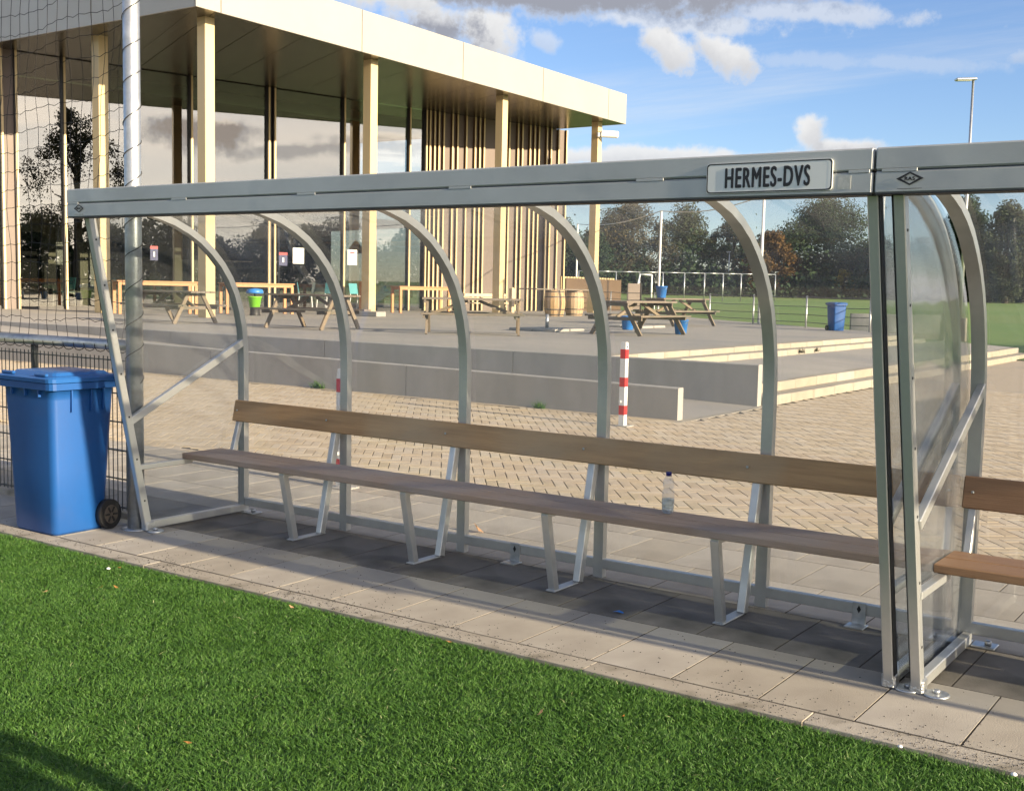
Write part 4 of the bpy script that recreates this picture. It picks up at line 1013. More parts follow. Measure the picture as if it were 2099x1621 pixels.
def cafe_table(loc, rz, L_, label, W=0.8, H=1.06):
    root = tag(empty('cafe_table', (*loc, TZ), rz), label, 'table', 'orange wooden tables under the canopy')
    for i in range(6):
        y = -W/2+W/6*(i+0.5); MB().box(-L_/2, L_/2, y-W/12+0.004, y+W/12-0.004, H-0.04, H, 0.003).build('top_plank', ORAN, root, False)
    for sx in (-1, 1):
        for sy in (-1, 1):
            MB().box(sx*(L_/2-0.08)-0.05, sx*(L_/2-0.08)+0.05, sy*(W/2-0.07)-0.05, sy*(W/2-0.07)+0.05, 0, H-0.12, 0.004).build('leg', ORAN, root, False)
    MB().box(-L_/2+0.04, L_/2-0.04, -W/2+0.04, -W/2+0.07, H-0.14, H-0.041).build('apron', ORAN, root, False)
    MB().box(-L_/2+0.04, L_/2-0.04, W/2-0.07, W/2-0.04, H-0.14, H-0.041).build('apron', ORAN, root, False)
    return root
WA = math.atan2(WD[1], WD[0])
cafe_table((-24.55, 19.42), WA-R(8), 2.6, 'orange wooden table behind the nearest column and the net pole')
cafe_table((-24.05, 23.3), WA-R(8), 2.5, 'orange wooden table between the first two columns, tub in front')
cafe_table((-23.4, 31.5), WA-R(6), 2.4, 'orange wooden table between the second column and the batten wall')
def chair(loc, rz, label):
    root = tag(empty('cafe_chair', (*loc, TZ), rz), label, 'chair', 'turquoise cafe chairs'); root.scale = (1.25, 1.25, 1.3)
    MB().box(-0.22, 0.22, -0.22, 0.22, 0.44, 0.47, 0.012).build('seat', TURQ, root, False)
    MB().bar((0, 0.21, 0.56), (0, 0.27, 0.86), 0.42, 0.02, up=(0, 1, 0.0), ch=0.008).build('backrest', TURQ, root, False) if False else MB().boxm(Matrix.Translation((0, 0.24, 0.70)) @ Matrix.Rotation(R(-10), 4, 'X'), 0.44, 0.022, 0.34, 0.008).build('backrest', TURQ, root, False)
    for sx in (-1, 1):
        MB().tube([(sx*0.19, -0.19, 0.44), (sx*0.21, -0.22, 0)], 0.014, 6).build('leg', WHITEP, root, False)
        MB().tube([(sx*0.19, 0.26, 0.75), (sx*0.19, 0.20, 0.44), (sx*0.21, 0.25, 0)], 0.014, 6).build('leg', WHITEP, root, False)
def at_wall(s_, o_): p = W0+WD*s_+WN*o_; return (p[0], p[1])
chair(at_wall(11.75, 0.75), WA-R(70), 'turquoise chair facing away between the first and second column')
chair(at_wall(10.95, 0.5), WA+R(60), 'turquoise chair close to the glass beside the white sheet')
chair(at_wall(13.2, 1.0), WA+R(20), 'turquoise chair seen edge on beside the second column')
chair(at_wall(2.0, -1.6), WA-R(70), 'teal chair inside the glass at far left behind the net')
chair(at_wall(3.3, -1.2), WA-R(80), 'pale turquoise chair inside the glass left of the shelter leg')
chair(at_wall(7.4, -0.9), WA-R(75), 'turquoise chair inside the glass behind the first orange table')
def tub():
    root = tag(empty('plastic_tub', (-22.35, 21.65, TZ)), 'lime green tub with blue lid before the orange table', 'tub'); root.scale = (0.62, 0.62, 0.9)
    MB().lathe([(0.26, 0.30), (0.36, 0.66), (0.38, 0.66), (0.38, 0.69)], (-22.35, 21.65, TZ), 20).build('tub_body', GREENP, root)
    MB().lathe([(0.30, 0.0), (0.27, 0.05), (0.24, 0.30)], (-22.35, 21.65, TZ), 16).build('tub_stand', DARK, root)
    MB().lathe([(0.42, 0.80), (0.46, 0.84), (0.40, 0.95), (0.0, 0.99)], (-22.35, 21.65, TZ), 20).build('tub_lid', BUCK, root)
    MB().lathe([(0.04, 0.66), (0.04, 0.82)], (-22.35, 21.65, TZ), 8).build('tub_post', DARK, root)
tub()
def barrel(x, y, label, h=1.03, r=0.40):
    root = tag(empty('barrel', (x, y, TZ)), label, 'barrel', 'oak barrels carrying a board')
    n = 18
    rad = lambda t: r*(0.83+0.17*math.sin(math.pi*t))
    for k in range(n):                                # staves
        a0, a1 = 2*math.pi*k/n+0.012, 2*math.pi*(k+1)/n-0.012; m = MB(); V = []
        for j in range(8):
            t = j/7
            for a in (a0, a1): V.append((x+rad(t)*math.cos(a), y+rad(t)*math.sin(a), TZ+h*t))
        for j in range(8):
            t = j/7
            for a in (a0, a1): V.append((x+(rad(t)-0.03)*math.cos(a), y+(rad(t)-0.03)*math.sin(a), TZ+h*t))
        F = []
        for j in range(7): F += [(2*j, 2*j+1, 2*j+3, 2*j+2), (16+2*j, 16+2*j+2, 16+2*j+3, 16+2*j+1), (2*j, 2*j+2, 16+2*j+2, 16+2*j), (2*j+1, 16+2*j+1, 16+2*j+3, 2*j+3)]
        F += [(14, 15, 31, 30), (0, 16, 17, 1)]
        m.add(V, F).build('stave', OAK, root)
    for t in (0.06, 0.26, 0.74, 0.94):
        MB().lathe([(rad(t-0.022)+0.004, h*(t-0.022)), (rad(t)+0.006, h*t), (rad(t+0.022)+0.004, h*(t+0.022))], (x, y, TZ), 24).build('hoop', HOOP, root)
    MB().lathe([(rad(1)-0.02, h-0.03), (0.0, h-0.03)], (x, y, TZ), 24).build('barrel_head', OAK, root)
barrel(-18.6, 34.0, 'left oak barrel under the board by the batten wall', r=0.43)
barrel(-18.85, 35.9, 'right oak barrel with a bung hole under the board', r=0.40)
bd = tag(empty('barrel_board', (-18.8, 34.9, TZ+1.03)), 'grey board laid across the two oak barrels', 'board')
for k in range(3): MB().bar((-18.75+0.28*(k-1)-0.2, 32.6, TZ+1.057), (-18.95+0.28*(k-1)+0.1, 37.2, TZ+1.057), 0.27, 0.045, ch=0.004).build('board_plank', PICN, bd)
ub = tag(empty('parasol_base', (-9.9, 20.1, TZ)), 'parasol base of grey tiles with a steel tube on the terrace', 'parasol base')
for (dx, dy) in ((-0.36, -0.36), (0.36, -0.36), (-0.36, 0.36), (0.36, 0.36)):
    MB().box(-9.9+dx-0.34, -9.9+dx+0.34, 20.1+dy-0.34, 20.1+dy+0.34, TZ+0.002, TZ+0.07, 0.008).build('base_tile', CONC, ub)
MB().tube([(-9.9, 20.1, TZ+0.05), (-9.9, 20.1, TZ+0.42)], 0.045, 14).build('parasol_tube', GALV, ub)
ub2 = tag(empty('parasol_base', (-10.1, 25.0, TZ)), 'second parasol base lying flat beyond the dark picnic table', 'parasol base')
for (dx, dy) in ((-0.36, -0.36), (0.36, -0.36), (-0.36, 0.36), (0.36, 0.36)):
    MB().box(-10.1+dx-0.34, -10.1+dx+0.34, 25+dy-0.34, 25+dy+0.34, TZ+0.002, TZ+0.07, 0.008).build('base_tile', CONC, ub2)
MB().tube([(-10.1, 25.0, TZ+0.05), (-10.1, 25.0, TZ+0.42)], 0.045, 14).build('parasol_tube', GALV, ub2)
for (x, y, dx, lab) in ((-20.75, 25.68, 0, 'grey stone block lying at the foot of the second column'),):
    b = tag(empty('stone_block', (x, y, TZ)), lab, 'block')
    MB().box(x-0.3, x+0.75, y-0.7, y-0.2, TZ, TZ+0.17, 0.015).build('stone', CONC, b)
    MB().box(x-0.95, x-0.32, y-0.75, y-0.25, TZ, TZ+0.17, 0.015).build('stone', DARKW, b)
# pale bench with slatted back by the batten wall
pb = tag(empty('garden_bench', (-22.9, 34.6, TZ)), 'pale wooden garden bench against the batten wall', 'bench')
for k, (z0, z1) in enumerate(((0.52, 0.66), (0.68, 0.82))): wbox(MB(), 0, 1, 0, 1, 0, 1) if False else MB().bar((-23.3, 33.7, TZ+(z0+z1)/2), (-22.6, 36.3, TZ+(z0+z1)/2), 0.03, z1-z0-0.01).build('back_slat', PALE, pb)
MB().bar((-23.0, 33.6, TZ+0.42), (-22.3, 36.2, TZ+0.42), 0.45, 0.04).build('seat', PALE, pb)
for (x, y) in ((-22.95, 33.75), (-22.4, 36.0), (-23.2, 33.8), (-22.65, 36.1)): MB().box(x-0.04, x+0.04, y-0.04, y+0.04, TZ, TZ+0.45).build('leg', PALE, pb)
pp = tag(empty('timber_post', (-21.3, 34.9, TZ)), 'pale upright timber beam end beside the garden bench', 'post')
MB().box(-21.38, -21.22, 34.8, 35.0, TZ, TZ+1.05, 0.01).build('post_shaft', PALE, pp)
MB().frustum((-21.38, -21.22, 34.8, 35.0), (-21.34, -21.26, 34.85, 34.95), TZ+1.05, TZ+1.10).build('post_top', PALE, pp)
op = tag(empty('timber_post', (-22.0, 26.5, TZ)), 'orange timber post just left of the second column', 'post')
MB().box(-22.1, -21.9, 26.4, 26.6, TZ, TZ+1.16, 0.01).build('post_shaft', ORAN, op)
MB().box(-22.12, -21.88, 26.38, 26.62, TZ+1.16, TZ+1.19, 0.01).build('post_top', ORAN, op)
def bucket(x, y, z, label, s=1.0):
    root = tag(empty('bucket', (x, y, z)), label, 'bucket', 'blue plastic buckets')
    MB().lathe([(0.10*s, 0), (0.11*s, 0.01), (0.145*s, 0.27*s), (0.155*s, 0.27*s), (0.155*s, 0.29*s), (0.138*s, 0.29*s), (0.10*s, 0.03*s), (0, 0.03*s)], (x, y, z), 20).build('bucket_body', BUCK, root)
    MB().tube([(x+0.15*s*math.cos(a), y+0.15*s*math.sin(a)*0.2-0.13*s*math.sin(a), z+0.27*s-0.10*s*math.sin(a)) for a in np.linspace(0, math.pi, 9)], 0.004*s, 5).build('bucket_handle', GALV, root)
bucket(-10.55, 27.6, TZ+0.862, 'blue bucket standing on top of the rear picnic table', 1.25)
bucket(-6.75, 21.4, TZ+0.003, 'blue bucket on the ground under the dark picnic table', 1.25)
bucket(-9.1, 22.9, TZ+0.003, 'blue bucket on the terrace left of the dark picnic table', 1.3)

# ================================================================== FAR FIELD
def zf(x, y): return min(2.4, 0.02+max(0.0, math.hypot(x-6.3, y+4.9)-34)*0.0155)
# tall ball net and low fence along the field edge
def edge_fence():
    P = [(-4.3, 28.6), (-7.1, 30.95), (-9.9, 33.3), (-12.6, 35.5), (-16.8, 39.0), (-21.0, 42.6), (-25.5, 46.4)]
    root = tag(empty('field_fence', (-4.3, 28.6, TZ)), 'low wire fence with steel posts between terrace and grass', 'fence')
    for i, (x, y) in enumerate(P): MB().tube([(x, y, 0.3), (x, y, TZ+1.02)], 0.032, 8).build('fence_post', GALV, root)
    for z in (0.18, 0.42, 0.68, 0.98):
        for a, b in zip(P[:-1], P[1:]): MB().tube([(*a, TZ+z), ((a[0]+b[0])/2, (a[1]+b[1])/2, TZ+z-0.02), (*b, TZ+z)], 0.011 if z < 0.9 else 0.016, 5).build('fence_wire', FENCEM, root)
    r2 = tag(empty('field_ball_net', (-9.7, 33.4, TZ)), 'tall slim net posts joined by a top cable beyond the terrace', 'net')
    Q = [(-4.15, 28.75), (-9.75, 33.45), (-16.7, 39.15), (-25.4, 46.6)]
    for x, y in Q: MB().tube([(x, y, 0.3), (x+0.02, y, 5.05)], 0.05, 10).build('net_post', WHITEP, r2)
    for a, b in zip(Q[:-1], Q[1:]): MB().tube([(a[0]*(1-t)+b[0]*t, a[1]*(1-t)+b[1]*t, 5.03-0.25*math.sin(math.pi*t)) for t in np.linspace(0, 1, 9)], 0.02, 5).build('top_cable', GALV, r2)
    cn = tag(empty('traffic_cone', (-3.95, 28.75, TZ)), 'faded orange cone at the foot of the nearest net post', 'cone')
    MB().lathe([(0.10, 0.0), (0.085, 0.03), (0.03, 0.52), (0.0, 0.53)], (-3.95, 28.75, TZ), 14).build('cone_body', ORNG, cn)
edge_fence()
def pxdir(px, py): d = WV+RV*(px-1049.5)/FPX-UV*(py-810.5)/FPX; return d
def at_px(px, depth, py=605):
    p = CAMV+pxdir(px, py)*depth; return p[0], p[1]
def cage():
    xs_ = [1185, 1225, 1262, 1310, 1358, 1402, 1443, 1481, 1518, 1556, 1588]
    P = [at_px(p, 90+i*0.6) for i, p in enumerate(xs_)]
    root = tag(empty('cage_fence', (*P[4], zf(*P[4]))), 'distant tall steel fence with top rail across the field', 'fence')
    for (x, y) in P: MB().tube([(x, y, zf(x, y)-0.1), (x, y, zf(x, y)+2.25)], 0.05, 6).build('fence_post', GALV, root)
    for a, b in zip(P[:-1], P[1:]): MB().tube([(*a, zf(*a)+2.23), (*b, zf(*b)+2.23)], 0.045, 6).build('top_rail', GALV, root)
cage()
def goal():
    a = at_px(1335, 84); b = at_px(1311, 84); z = zf(*a); d = np.array([0.55, 0.83])
    root = tag(empty('goal', (*a, z)), 'white football goal seen from the side before the distant fence', 'goal')
    a, b = np.array(a), np.array(b); back = at_px(1299, 83)
    MB().tube([(*a, z), (*a, z+2.05)], 0.07, 8).build('goal_post', WHITEP, root)
    MB().tube([(*a, z+2.03), (*b, z+2.06)], 0.06, 8).build('crossbar', WHITEP, root)
    MB().tube([(*b, z+2.06), (*back, z)], 0.06, 8).build('stanchion', WHITEP, root)
    nm = MB()
    for k in range(12):
        t = k/11; p = b*(1-t)+np.array(back)*t; nm.tube([(*(a), z+2.03*(1-t)), (p[0], p[1], z+2.03*(1-t))], 0.008, 3, False)
    nm.build('goal_net', CORD, root, kind='stuff')
goal()
def slat_fence():
    a, b = np.array(at_px(1150, 57)), np.array(at_px(1264, 62))
    root = tag(empty('slat_fence', (*a, TZ)), 'golden vertical slat screen beyond the far end of the clubhouse', 'fence')
    d = (b-a)/np.linalg.norm(b-a); L_ = np.linalg.norm(b-a); n = int(L_/0.30)
    for k in range(n):
        p = a+d*(k*0.30); MB().box(p[0]-0.06, p[0]+0.06, p[1]-0.10, p[1]+0.10, 0.3, 2.30).build('slat', BATT, root)
    MB().bar((*(a+np.array([0.1, 0.25])), 1.25), (*(b+np.array([0.1, 0.25])), 1.25), 0.04, 1.95).build('backing_board', BATTD, root)
    c, e = np.array(at_px(1266, 64)), np.array(at_px(1302, 66))
    dd = np.array(at_px(1286, 64.0)); ee = np.array(at_px(1311, 64.6))
    sh = tag(empty('notice_board', (*dd, 0.4)), 'taupe board standing beside the goal right of the golden slat screen', 'board')
    MB().bar((*dd, 1.32), (*ee, 1.32), 0.06, 1.5).build('board_panel', TAUPE, sh)
    for p in (dd, ee): MB().box(p[0]-0.05, p[0]+0.05, p[1]-0.05+0.1, p[1]+0.05+0.1, 0.3, 2.1).build('board_post', DARK, sh)
slat_fence()
def lamppost(x, y, h, label, head=0.75, zb=None, az=YAW):
    z0 = zf(x, y) if zb is None else zb
    root = tag(empty('lamp_post', (x, y, z0)), label, 'lamp post')
    MB().tube([(x, y, z0-0.1), (x, y, z0+h*0.5), (x, y, h+z0)], [0.085, 0.07, 0.05], 10).build('pole', GALV, root)
    r = np.array([math.cos(YAW), math.sin(YAW)])
    a, b = np.array([x, y])-r*head, np.array([x, y])+r*0.12
    MB().bar((*a, h+z0+0.02), (*b, h+z0+0.06), 0.34, 0.10, ch=0.03).build('lamp_head', GALV, root)
    a2, b2 = np.array([x, y])-r*(head-0.06), np.array([x, y])-r*0.1
    MB().bar((*a2, h+z0-0.025), (*b2, h+z0-0.005), 0.26, 0.03).build('lamp_lens', SIGNW, root)
lamppost(-6.38, 47.34, 10.5, 'tall lamp post with flat head against the sky at the right')
x_, y_ = at_px(1492, 118); lamppost(x_, y_, 4.4, 'thin distant lamp post in front of the brown trees', 0.3)
def concrete_seat():
    a, b = np.array([-6.75, 34.2]), np.array([-4.35, 36.3]); z = 0.12
    root = tag(empty('concrete_seat', (-5.5, 35.2, z)), 'grey slab seat with pale lit posts at its right end, beyond the steps', 'seat')
    MB().bar((*a, z+0.62), (*b, z+0.62), 0.12, 0.62).build('seat_panel', CONC, root)
    MB().bar((*a, z+0.2), (*b, z+0.2), 0.08, 0.2).build('lower_panel', TAUPE, root)
    for p, h in ((b+np.array([0.07, 0.05]), 1.0), (b+np.array([0.32, 0.35]), 0.85), (b+np.array([0.6, 0.7]), 0.85)):
        MB().box(p[0]-0.12, p[0]+0.12, p[1]-0.10, p[1]+0.10, z-0.1, z+h, 0.015).build('end_post', STEP, root)
concrete_seat()

# ------------------------------------------------------------------ trees
def tree(name, label, x, y, h, rx, mat, seed, z0=None, n=6500, leaf=0.36, clumps=64, sparse=1.0, low=0.05, group='trees along the far side of the field', lob=0.0, cat='tree'):
    n = int(n*2.7); leaf = leaf*0.66; clumps = int(clumps*1.4)
    r = np.random.default_rng(seed); z0 = zf(x, y) if z0 is None else z0
    root = tag(empty(name, (x, y, z0)), label, cat, group)
    tr = h*0.028+0.05
    m = MB(); pts = [(x+0.02*k*math.sin(seed+k), y+0.02*k*math.cos(seed*1.7+k), z0-0.1+h*0.88*k/7) for k in range(8)]
    m.tube(pts, [tr*(1-0.86*k/7) for k in range(8)], 8)
    for k in range(11):
        t = r.uniform(0.22, 0.8); a = r.uniform(0, 2*math.pi); L_ = rx*r.uniform(0.5, 0.95)*(1-0.4*t)
        p0 = Vector((x, y, z0+h*0.88*t)); p2 = p0+Vector((math.cos(a)*L_, math.sin(a)*L_, h*r.uniform(0.08, 0.2))); pm_ = (p0+p2)/2+Vector((0, 0, h*0.02))
        m.tube([p0, pm_, p2], [tr*0.42, tr*0.25, tr*0.08], 5)
    m.build('trunk', BARK, root)
    # crown: leaf-sized faces gathered in clumps
    C_ = []
    while len(C_) < clumps:
        p = r.uniform(-1, 1, 3); q = np.linalg.norm(p*np.array([1, 1, 1]))
        if q > 1 or r.random() > 0.25+0.75*q**2: continue
        t = (p[2]+1)/2
        wdt = (0.55+0.75*math.sin(math.pi*min(1, t*1.12)**0.8))*(1+lob*math.sin(3*math.atan2(p[1], p[0])+seed))
        C_.append((p[0]*rx*wdt*0.82, p[1]*rx*wdt*0.82, h*low+h*(0.96-low)*t))
    C_ = np.array(C_); cr = r.uniform(0.10, 0.24, clumps)*rx*(0.75 if sparse < 1 else 1.0)
    k = r.integers(0, clumps, n)
    bl = r.normal(0, 1, (n, 3)); bl /= np.linalg.norm(bl, axis=1)[:, None]; pos = C_[k]+bl*(r.random(n)**0.45)[:, None]*cr[k, None]*1.75*np.array([1, 1, 0.85])
    pos[:, 2] = np.clip(pos[:, 2], 0.15, h)
    a = r.normal(0, 1, (n, 3)); a /= np.linalg.norm(a, axis=1)[:, None]
    b = np.cross(a, r.normal(0, 1, (n, 3))); b /= np.linalg.norm(b, axis=1)[:, None]
    n_ = n; s = leaf*r.uniform(0.5, 1.3, n)[:, None]
    pos = pos+np.array([x, y, z0])
    V = np.stack([pos-a*s*0.5, pos+b*s*0.32, pos+a*s*0.5, pos-b*s*0.32], 1).reshape(-1, 3)-np.array([x, y, z0])
    Q = np.arange(n*4).reshape(n, 4)
    val = np.clip(r.normal(0.42, 0.2, n)+np.repeat(r.normal(0, 0.18, clumps)[k][:, None], 1, 1)[:, 0], 0, 1)
    obj('crown', arr_mesh('crown', V, Q, mat, np.repeat(val, 4)), root)
    return root
def ftree(px, depth, top, wpx, mat, seed, label, name='broadleaf_tree', **kw):
    x, y = at_px(px, depth); z = zf(x, y); k = FPX/depth
    hor = 569.7+0.0208*px
    h = (hor-top)/k+1.654-z
    return tree(name, label, x, y, h, wpx/k/2, mat, seed, **kw)
ftree(1690, 120, 396, 205, LV_DARK, 1, 'tallest dark green tree behind the far field, left of the double leg', n=14000, clumps=120, lob=0.12)
ftree(1292, 122, 404, 190, LV_BROWN, 2, 'brownish thinning tree right of the last column', sparse=0.9, n=7000, leaf=0.34, clumps=80)
ftree(1395, 128, 418, 170, LV_OLIVE, 3, 'olive brown open tree behind the blue bucket', sparse=0.9, n=7000, clumps=80)
ftree(1212, 112, 470, 95, LV_DARK, 4, 'dark bushy tree left of the last column', n=6500)
ftree(1250, 134, 430, 120, LV_OLIVE, 14, 'grey green tree directly behind the last column', n=6500)
ftree(1500, 132, 440, 130, LV_OLIVE, 5, 'thin olive tree behind the fourth arch', sparse=0.8, n=6500)
ftree(1574, 116, 468, 110, LV_RUST, 6, 'rust brown lower tree right of the fourth arch', n=6500)
ftree(1790, 118, 478, 120, LV_OLIVE, 7, 'olive tree partly behind the double front legs', n=6500)
ftree(1672, 116, 545, 90, LV_DARK, 8, 'low dark bush at the foot of the tallest tree', n=3000, low=0.02, name='bush', cat='bush')
ftree(1728, 114, 552, 50, LV_YELL, 9, 'small bright yellow bush right of the tallest tree', n=700, low=0.1, name='bush', leaf=0.24, clumps=16, cat='bush')
ftree(1882, 112, 488, 130, LV_OLIVE, 10, 'dark tree seen through the scuffed side sheet', n=7000)
ftree(1975, 108, 398, 120, LV_DARK, 11, 'tall tree behind the right hand arch', n=9500, clumps=100)
ftree(2060, 104, 412, 130, LV_OLIVE, 12, 'tall olive tree at the right edge under the beam', n=9500, clumps=100)
ftree(2150, 104, 430, 130, LV_DARK, 13, 'tall tree just past the right edge', n=4000)
ftree(1140, 120, 440, 120, LV_DARK, 15, 'dark tree between the clubhouse end and its last column', n=6500)
# undergrowth that closes the wood below the crowns
def undergrowth():
    r = np.random.default_rng(31); n = 26000
    px = r.uniform(1100, 2250, n); dep = 124-(px-1100)/1150*14+r.normal(0, 2.5, n)
    z_ = np.abs(r.normal(0, 1, n))*2.1*(0.8+0.35*np.sin(px*0.05)+0.25*np.sin(px*0.13))
    P = CAMV+np.array([pxdir(p, 605) for p in px])*dep[:, None]
    P[:, 2] = np.array([zf(a, b) for a, b in P[:, :2]])+z_
    a = r.normal(0, 1, (n, 3)); a /= np.linalg.norm(a, axis=1)[:, None]; b = np.cross(a, r.normal(0, 1, (n, 3))); b /= np.linalg.norm(b, axis=1)[:, None]
    s = 0.42*r.uniform(0.6, 1.4, n)[:, None]
    V = np.stack([P-a*s*0.5, P+b*s*0.35, P+a*s*0.5, P-b*s*0.35], 1).reshape(-1, 3)
    o = obj('undergrowth', arr_mesh('undergrowth', V, np.arange(n*4).reshape(n, 4), LV_DARK, np.repeat(np.clip(r.normal(0.3, 0.2, n), 0, 1), 4)))
    tag(o, 'dark tangled undergrowth closing the wood below the trees', 'undergrowth', kind='stuff')
undergrowth()
# trees on the far side of the pitch, behind the photographer: mirrored in the glass front
G2 = 'trees mirrored in the glass front'
tree('park_tree', 'big thin autumn tree mirrored in the left window panes', 62, 31.2, 21.5, 5.4, LV_BROWN, 21, 0.0, n=5200, leaf=0.42, clumps=46, sparse=0.6, low=0.2, group=G2)
for k, (yy, hh, rr, xx) in enumerate(((20, 9.0, 5, 84), (29, 10.0, 6, 90), (39, 9.0, 5.5, 86), (49, 11, 6, 92), (60, 10.5, 6, 90), (71, 11.5, 6.5, 92), (83, 11, 6.5, 90), (96, 12, 7, 92))):
    tree('park_tree', ['first', 'second', 'third', 'fourth', 'fifth', 'sixth', 'seventh', 'eighth'][k]+' tree from the left in the tree row mirrored in the glass', xx, yy, hh, rr, (LV_DARK, LV_OLIVE)[k % 2], 40+k, 0.0, n=3200, leaf=0.55, clumps=44, low=0.03, group=G2)

def hedgerow():
    r = np.random.default_rng(77); n = 16000
    y = r.uniform(-10, 120, n); x = 96+r.normal(0, 2.0, n); z_ = r.random(n)**0.8*(8.6+1.6*np.sin(y*0.31)+1.2*np.sin(y*0.83+1))
    P = np.column_stack([x, y, z_]); a = r.normal(0, 1, (n, 3)); a /= np.linalg.norm(a, axis=1)[:, None]; b = np.cross(a, r.normal(0, 1, (n, 3))); b /= np.linalg.norm(b, axis=1)[:, None]
    s = 0.9*r.uniform(0.6, 1.4, n)[:, None]
    V = np.stack([P-a*s*0.5, P+b*s*0.4, P+a*s*0.5, P-b*s*0.4], 1).reshape(-1, 3)
    tag(obj('hedgerow', arr_mesh('hedgerow', V, np.arange(n*4).reshape(n, 4), LV_DARK, np.repeat(np.clip(r.normal(0.3, 0.2, n), 0, 1), 4))), 'dense dark hedgerow mirrored low in the glass front', 'hedge', kind='stuff')
hedgerow()

# ------------------------------------------------------------------ litter and small things
def on_ground(px, py, z=0.0):
    d = pxdir(px, py); t = (z-CAMV[2])/d[2]; p = CAMV+d*t; return p[0], p[1]
LEAVES = [(245, 1167, 'bright tan leaf beside the white speck'), (92, 1217, 'single tan leaf on the turf at far left'), (207, 1207, 'left of two small tan leaves on the turf'), (237, 1207, 'right of two small tan leaves on the turf'),
          (597, 1248, 'pale tan leaf standing up in the turf left of the middle'), (920, 1320, 'pale leaf on the turf edge near the middle'), (1277, 1473, 'small brown leaf in the turf at lower middle'), (384, 1528, 'reddish leaf low on the turf at left'), (1108, 1466, 'tiny tan leaf in the turf right of the middle')]
for i, (px, py, lab) in enumerate(LEAVES):
    x, y = on_ground(px, py, 0.0); s = 0.017 if i != 6 else 0.012
    V = [(-1, 0, 0.1), (-0.45, -0.5, 0.25), (0.25, -0.55, 0.0), (1, 0, 0.35), (0.25, 0.55, 0.15), (-0.45, 0.5, 0.0), (0, 0, -0.1), (-1.5, 0.05, 0.15)]
    th = random.uniform(0, 6.28); tl = random.uniform(0.2, 0.9)
    M4 = Matrix.Rotation(th, 4, 'Z') @ Matrix.Rotation(tl, 4, 'Y') @ Matrix.Scale(s, 4)
    m = MB().add([M4 @ Vector(v) for v in V], [(0, 1, 6), (1, 2, 6), (2, 3, 6), (3, 4, 6), (4, 5, 6), (5, 0, 6), (0, 6, 7)])
    o = m.build('fallen_leaf', LEAFM); o.location = (x, y, 0.012); tag(o, lab, 'leaf', 'fallen leaves on the turf')
x, y = on_ground(979, 1092); M4 = Matrix.Rotation(0.6, 4, 'Z') @ Matrix.Rotation(0.9, 4, 'Y') @ Matrix.Scale(0.05, 4)
o = MB().add([M4 @ Vector(v) for v in [(-1, 0, 0.1), (-0.45, -0.5, 0.25), (0.25, -0.55, 0.0), (1, 0, 0.35), (0.25, 0.55, 0.15), (-0.45, 0.5, 0.0), (0, 0, -0.1)]], [(0, 1, 6), (1, 2, 6), (2, 3, 6), (3, 4, 6), (4, 5, 6), (5, 0, 6)]).build('fallen_leaf', LEAFM)
o.location = (x, y, 0.03); tag(o, 'curled yellow leaf on the slabs behind the bottom rail', 'leaf')
x, y = on_ground(1267, 1256)
o = MB().add([(-0.03, -0.008, 0.002), (0.0, -0.012, 0.008), (0.032, -0.004, 0.003), (0.03, 0.006, 0.006), (0.0, 0.01, 0.012), (-0.026, 0.006, 0.002)], [(0, 1, 4, 5), (1, 2, 3, 4)]).build('plastic_scrap', BUCK)
o.location = (x, y, 0.0015); tag(o, 'small blue plastic scrap on the shaded slabs', 'litter')
for (px, py, s, lab) in ((222, 1167, 0.012, 'white pebble on the turf near the bin'), (2078, 1590, 0.012, 'white pebble on the turf at lower right'), (1845, 1532, 0.010, 'white shell bit at the kerb on the right')):
    x, y = on_ground(px, py); m = MB().lathe([(0.2*s, 0), (0.8*s, 0.25*s), (s, 0.6*s), (0.6*s, 1.0*s), (0.0, 1.15*s)], (0, 0, 0), 8); o = m.build('pebble', WHITEP); o.location = (x, y, 0.0); tag(o, lab, 'pebble')
def granules():
    r = np.random.default_rng(5); n = 1700
    x = r.uniform(-1, 7, n); y = -0.63+np.abs(r.normal(0, 0.11, n))
    k = r.random(n) < 0.5; cx_ = r.choice([0.9, 2.0, 2.4, 3.0, 3.5, 4.6, 5.3, 5.6], n); x[k] = cx_[k]+r.normal(0, 0.13, k.sum())
    x2 = r.uniform(-0.5, 6.5, 500); y2 = r.uniform(-0.5, 0.15, 500); x = np.concatenate([x, x2]); y = np.concatenate([y, y2]); n = len(x)
    s = r.uniform(0.0010, 0.0040, n)
    base = np.array([(-1, -0.7, 0), (1, -0.8, 0), (0.1, 1, 0), (0, 0, 1.1)])
    th = r.uniform(0, 6.28, n); X = base[None, :, 0]*np.cos(th)[:, None]-base[None, :, 1]*np.sin(th)[:, None]; Y = base[None, :, 0]*np.sin(th)[:, None]+base[None, :, 1]*np.cos(th)[:, None]
    V = np.stack([X*s[:, None]+x[:, None], Y*s[:, None]+y[:, None], base[None, :, 2]*s[:, None]+0.0006], -1).reshape(-1, 3)
    f = np.array([(0, 1, 3), (1, 2, 3), (2, 0, 3), (0, 2, 1)]); T = (f[None]+np.arange(n)[:, None, None]*4).reshape(-1, 3)
    tag(obj('rubber_granules', arr_mesh('rubber_granules', V, T, GRAN)), 'black rubber granules scattered along the kerb', 'granules', kind='stuff')
granules()
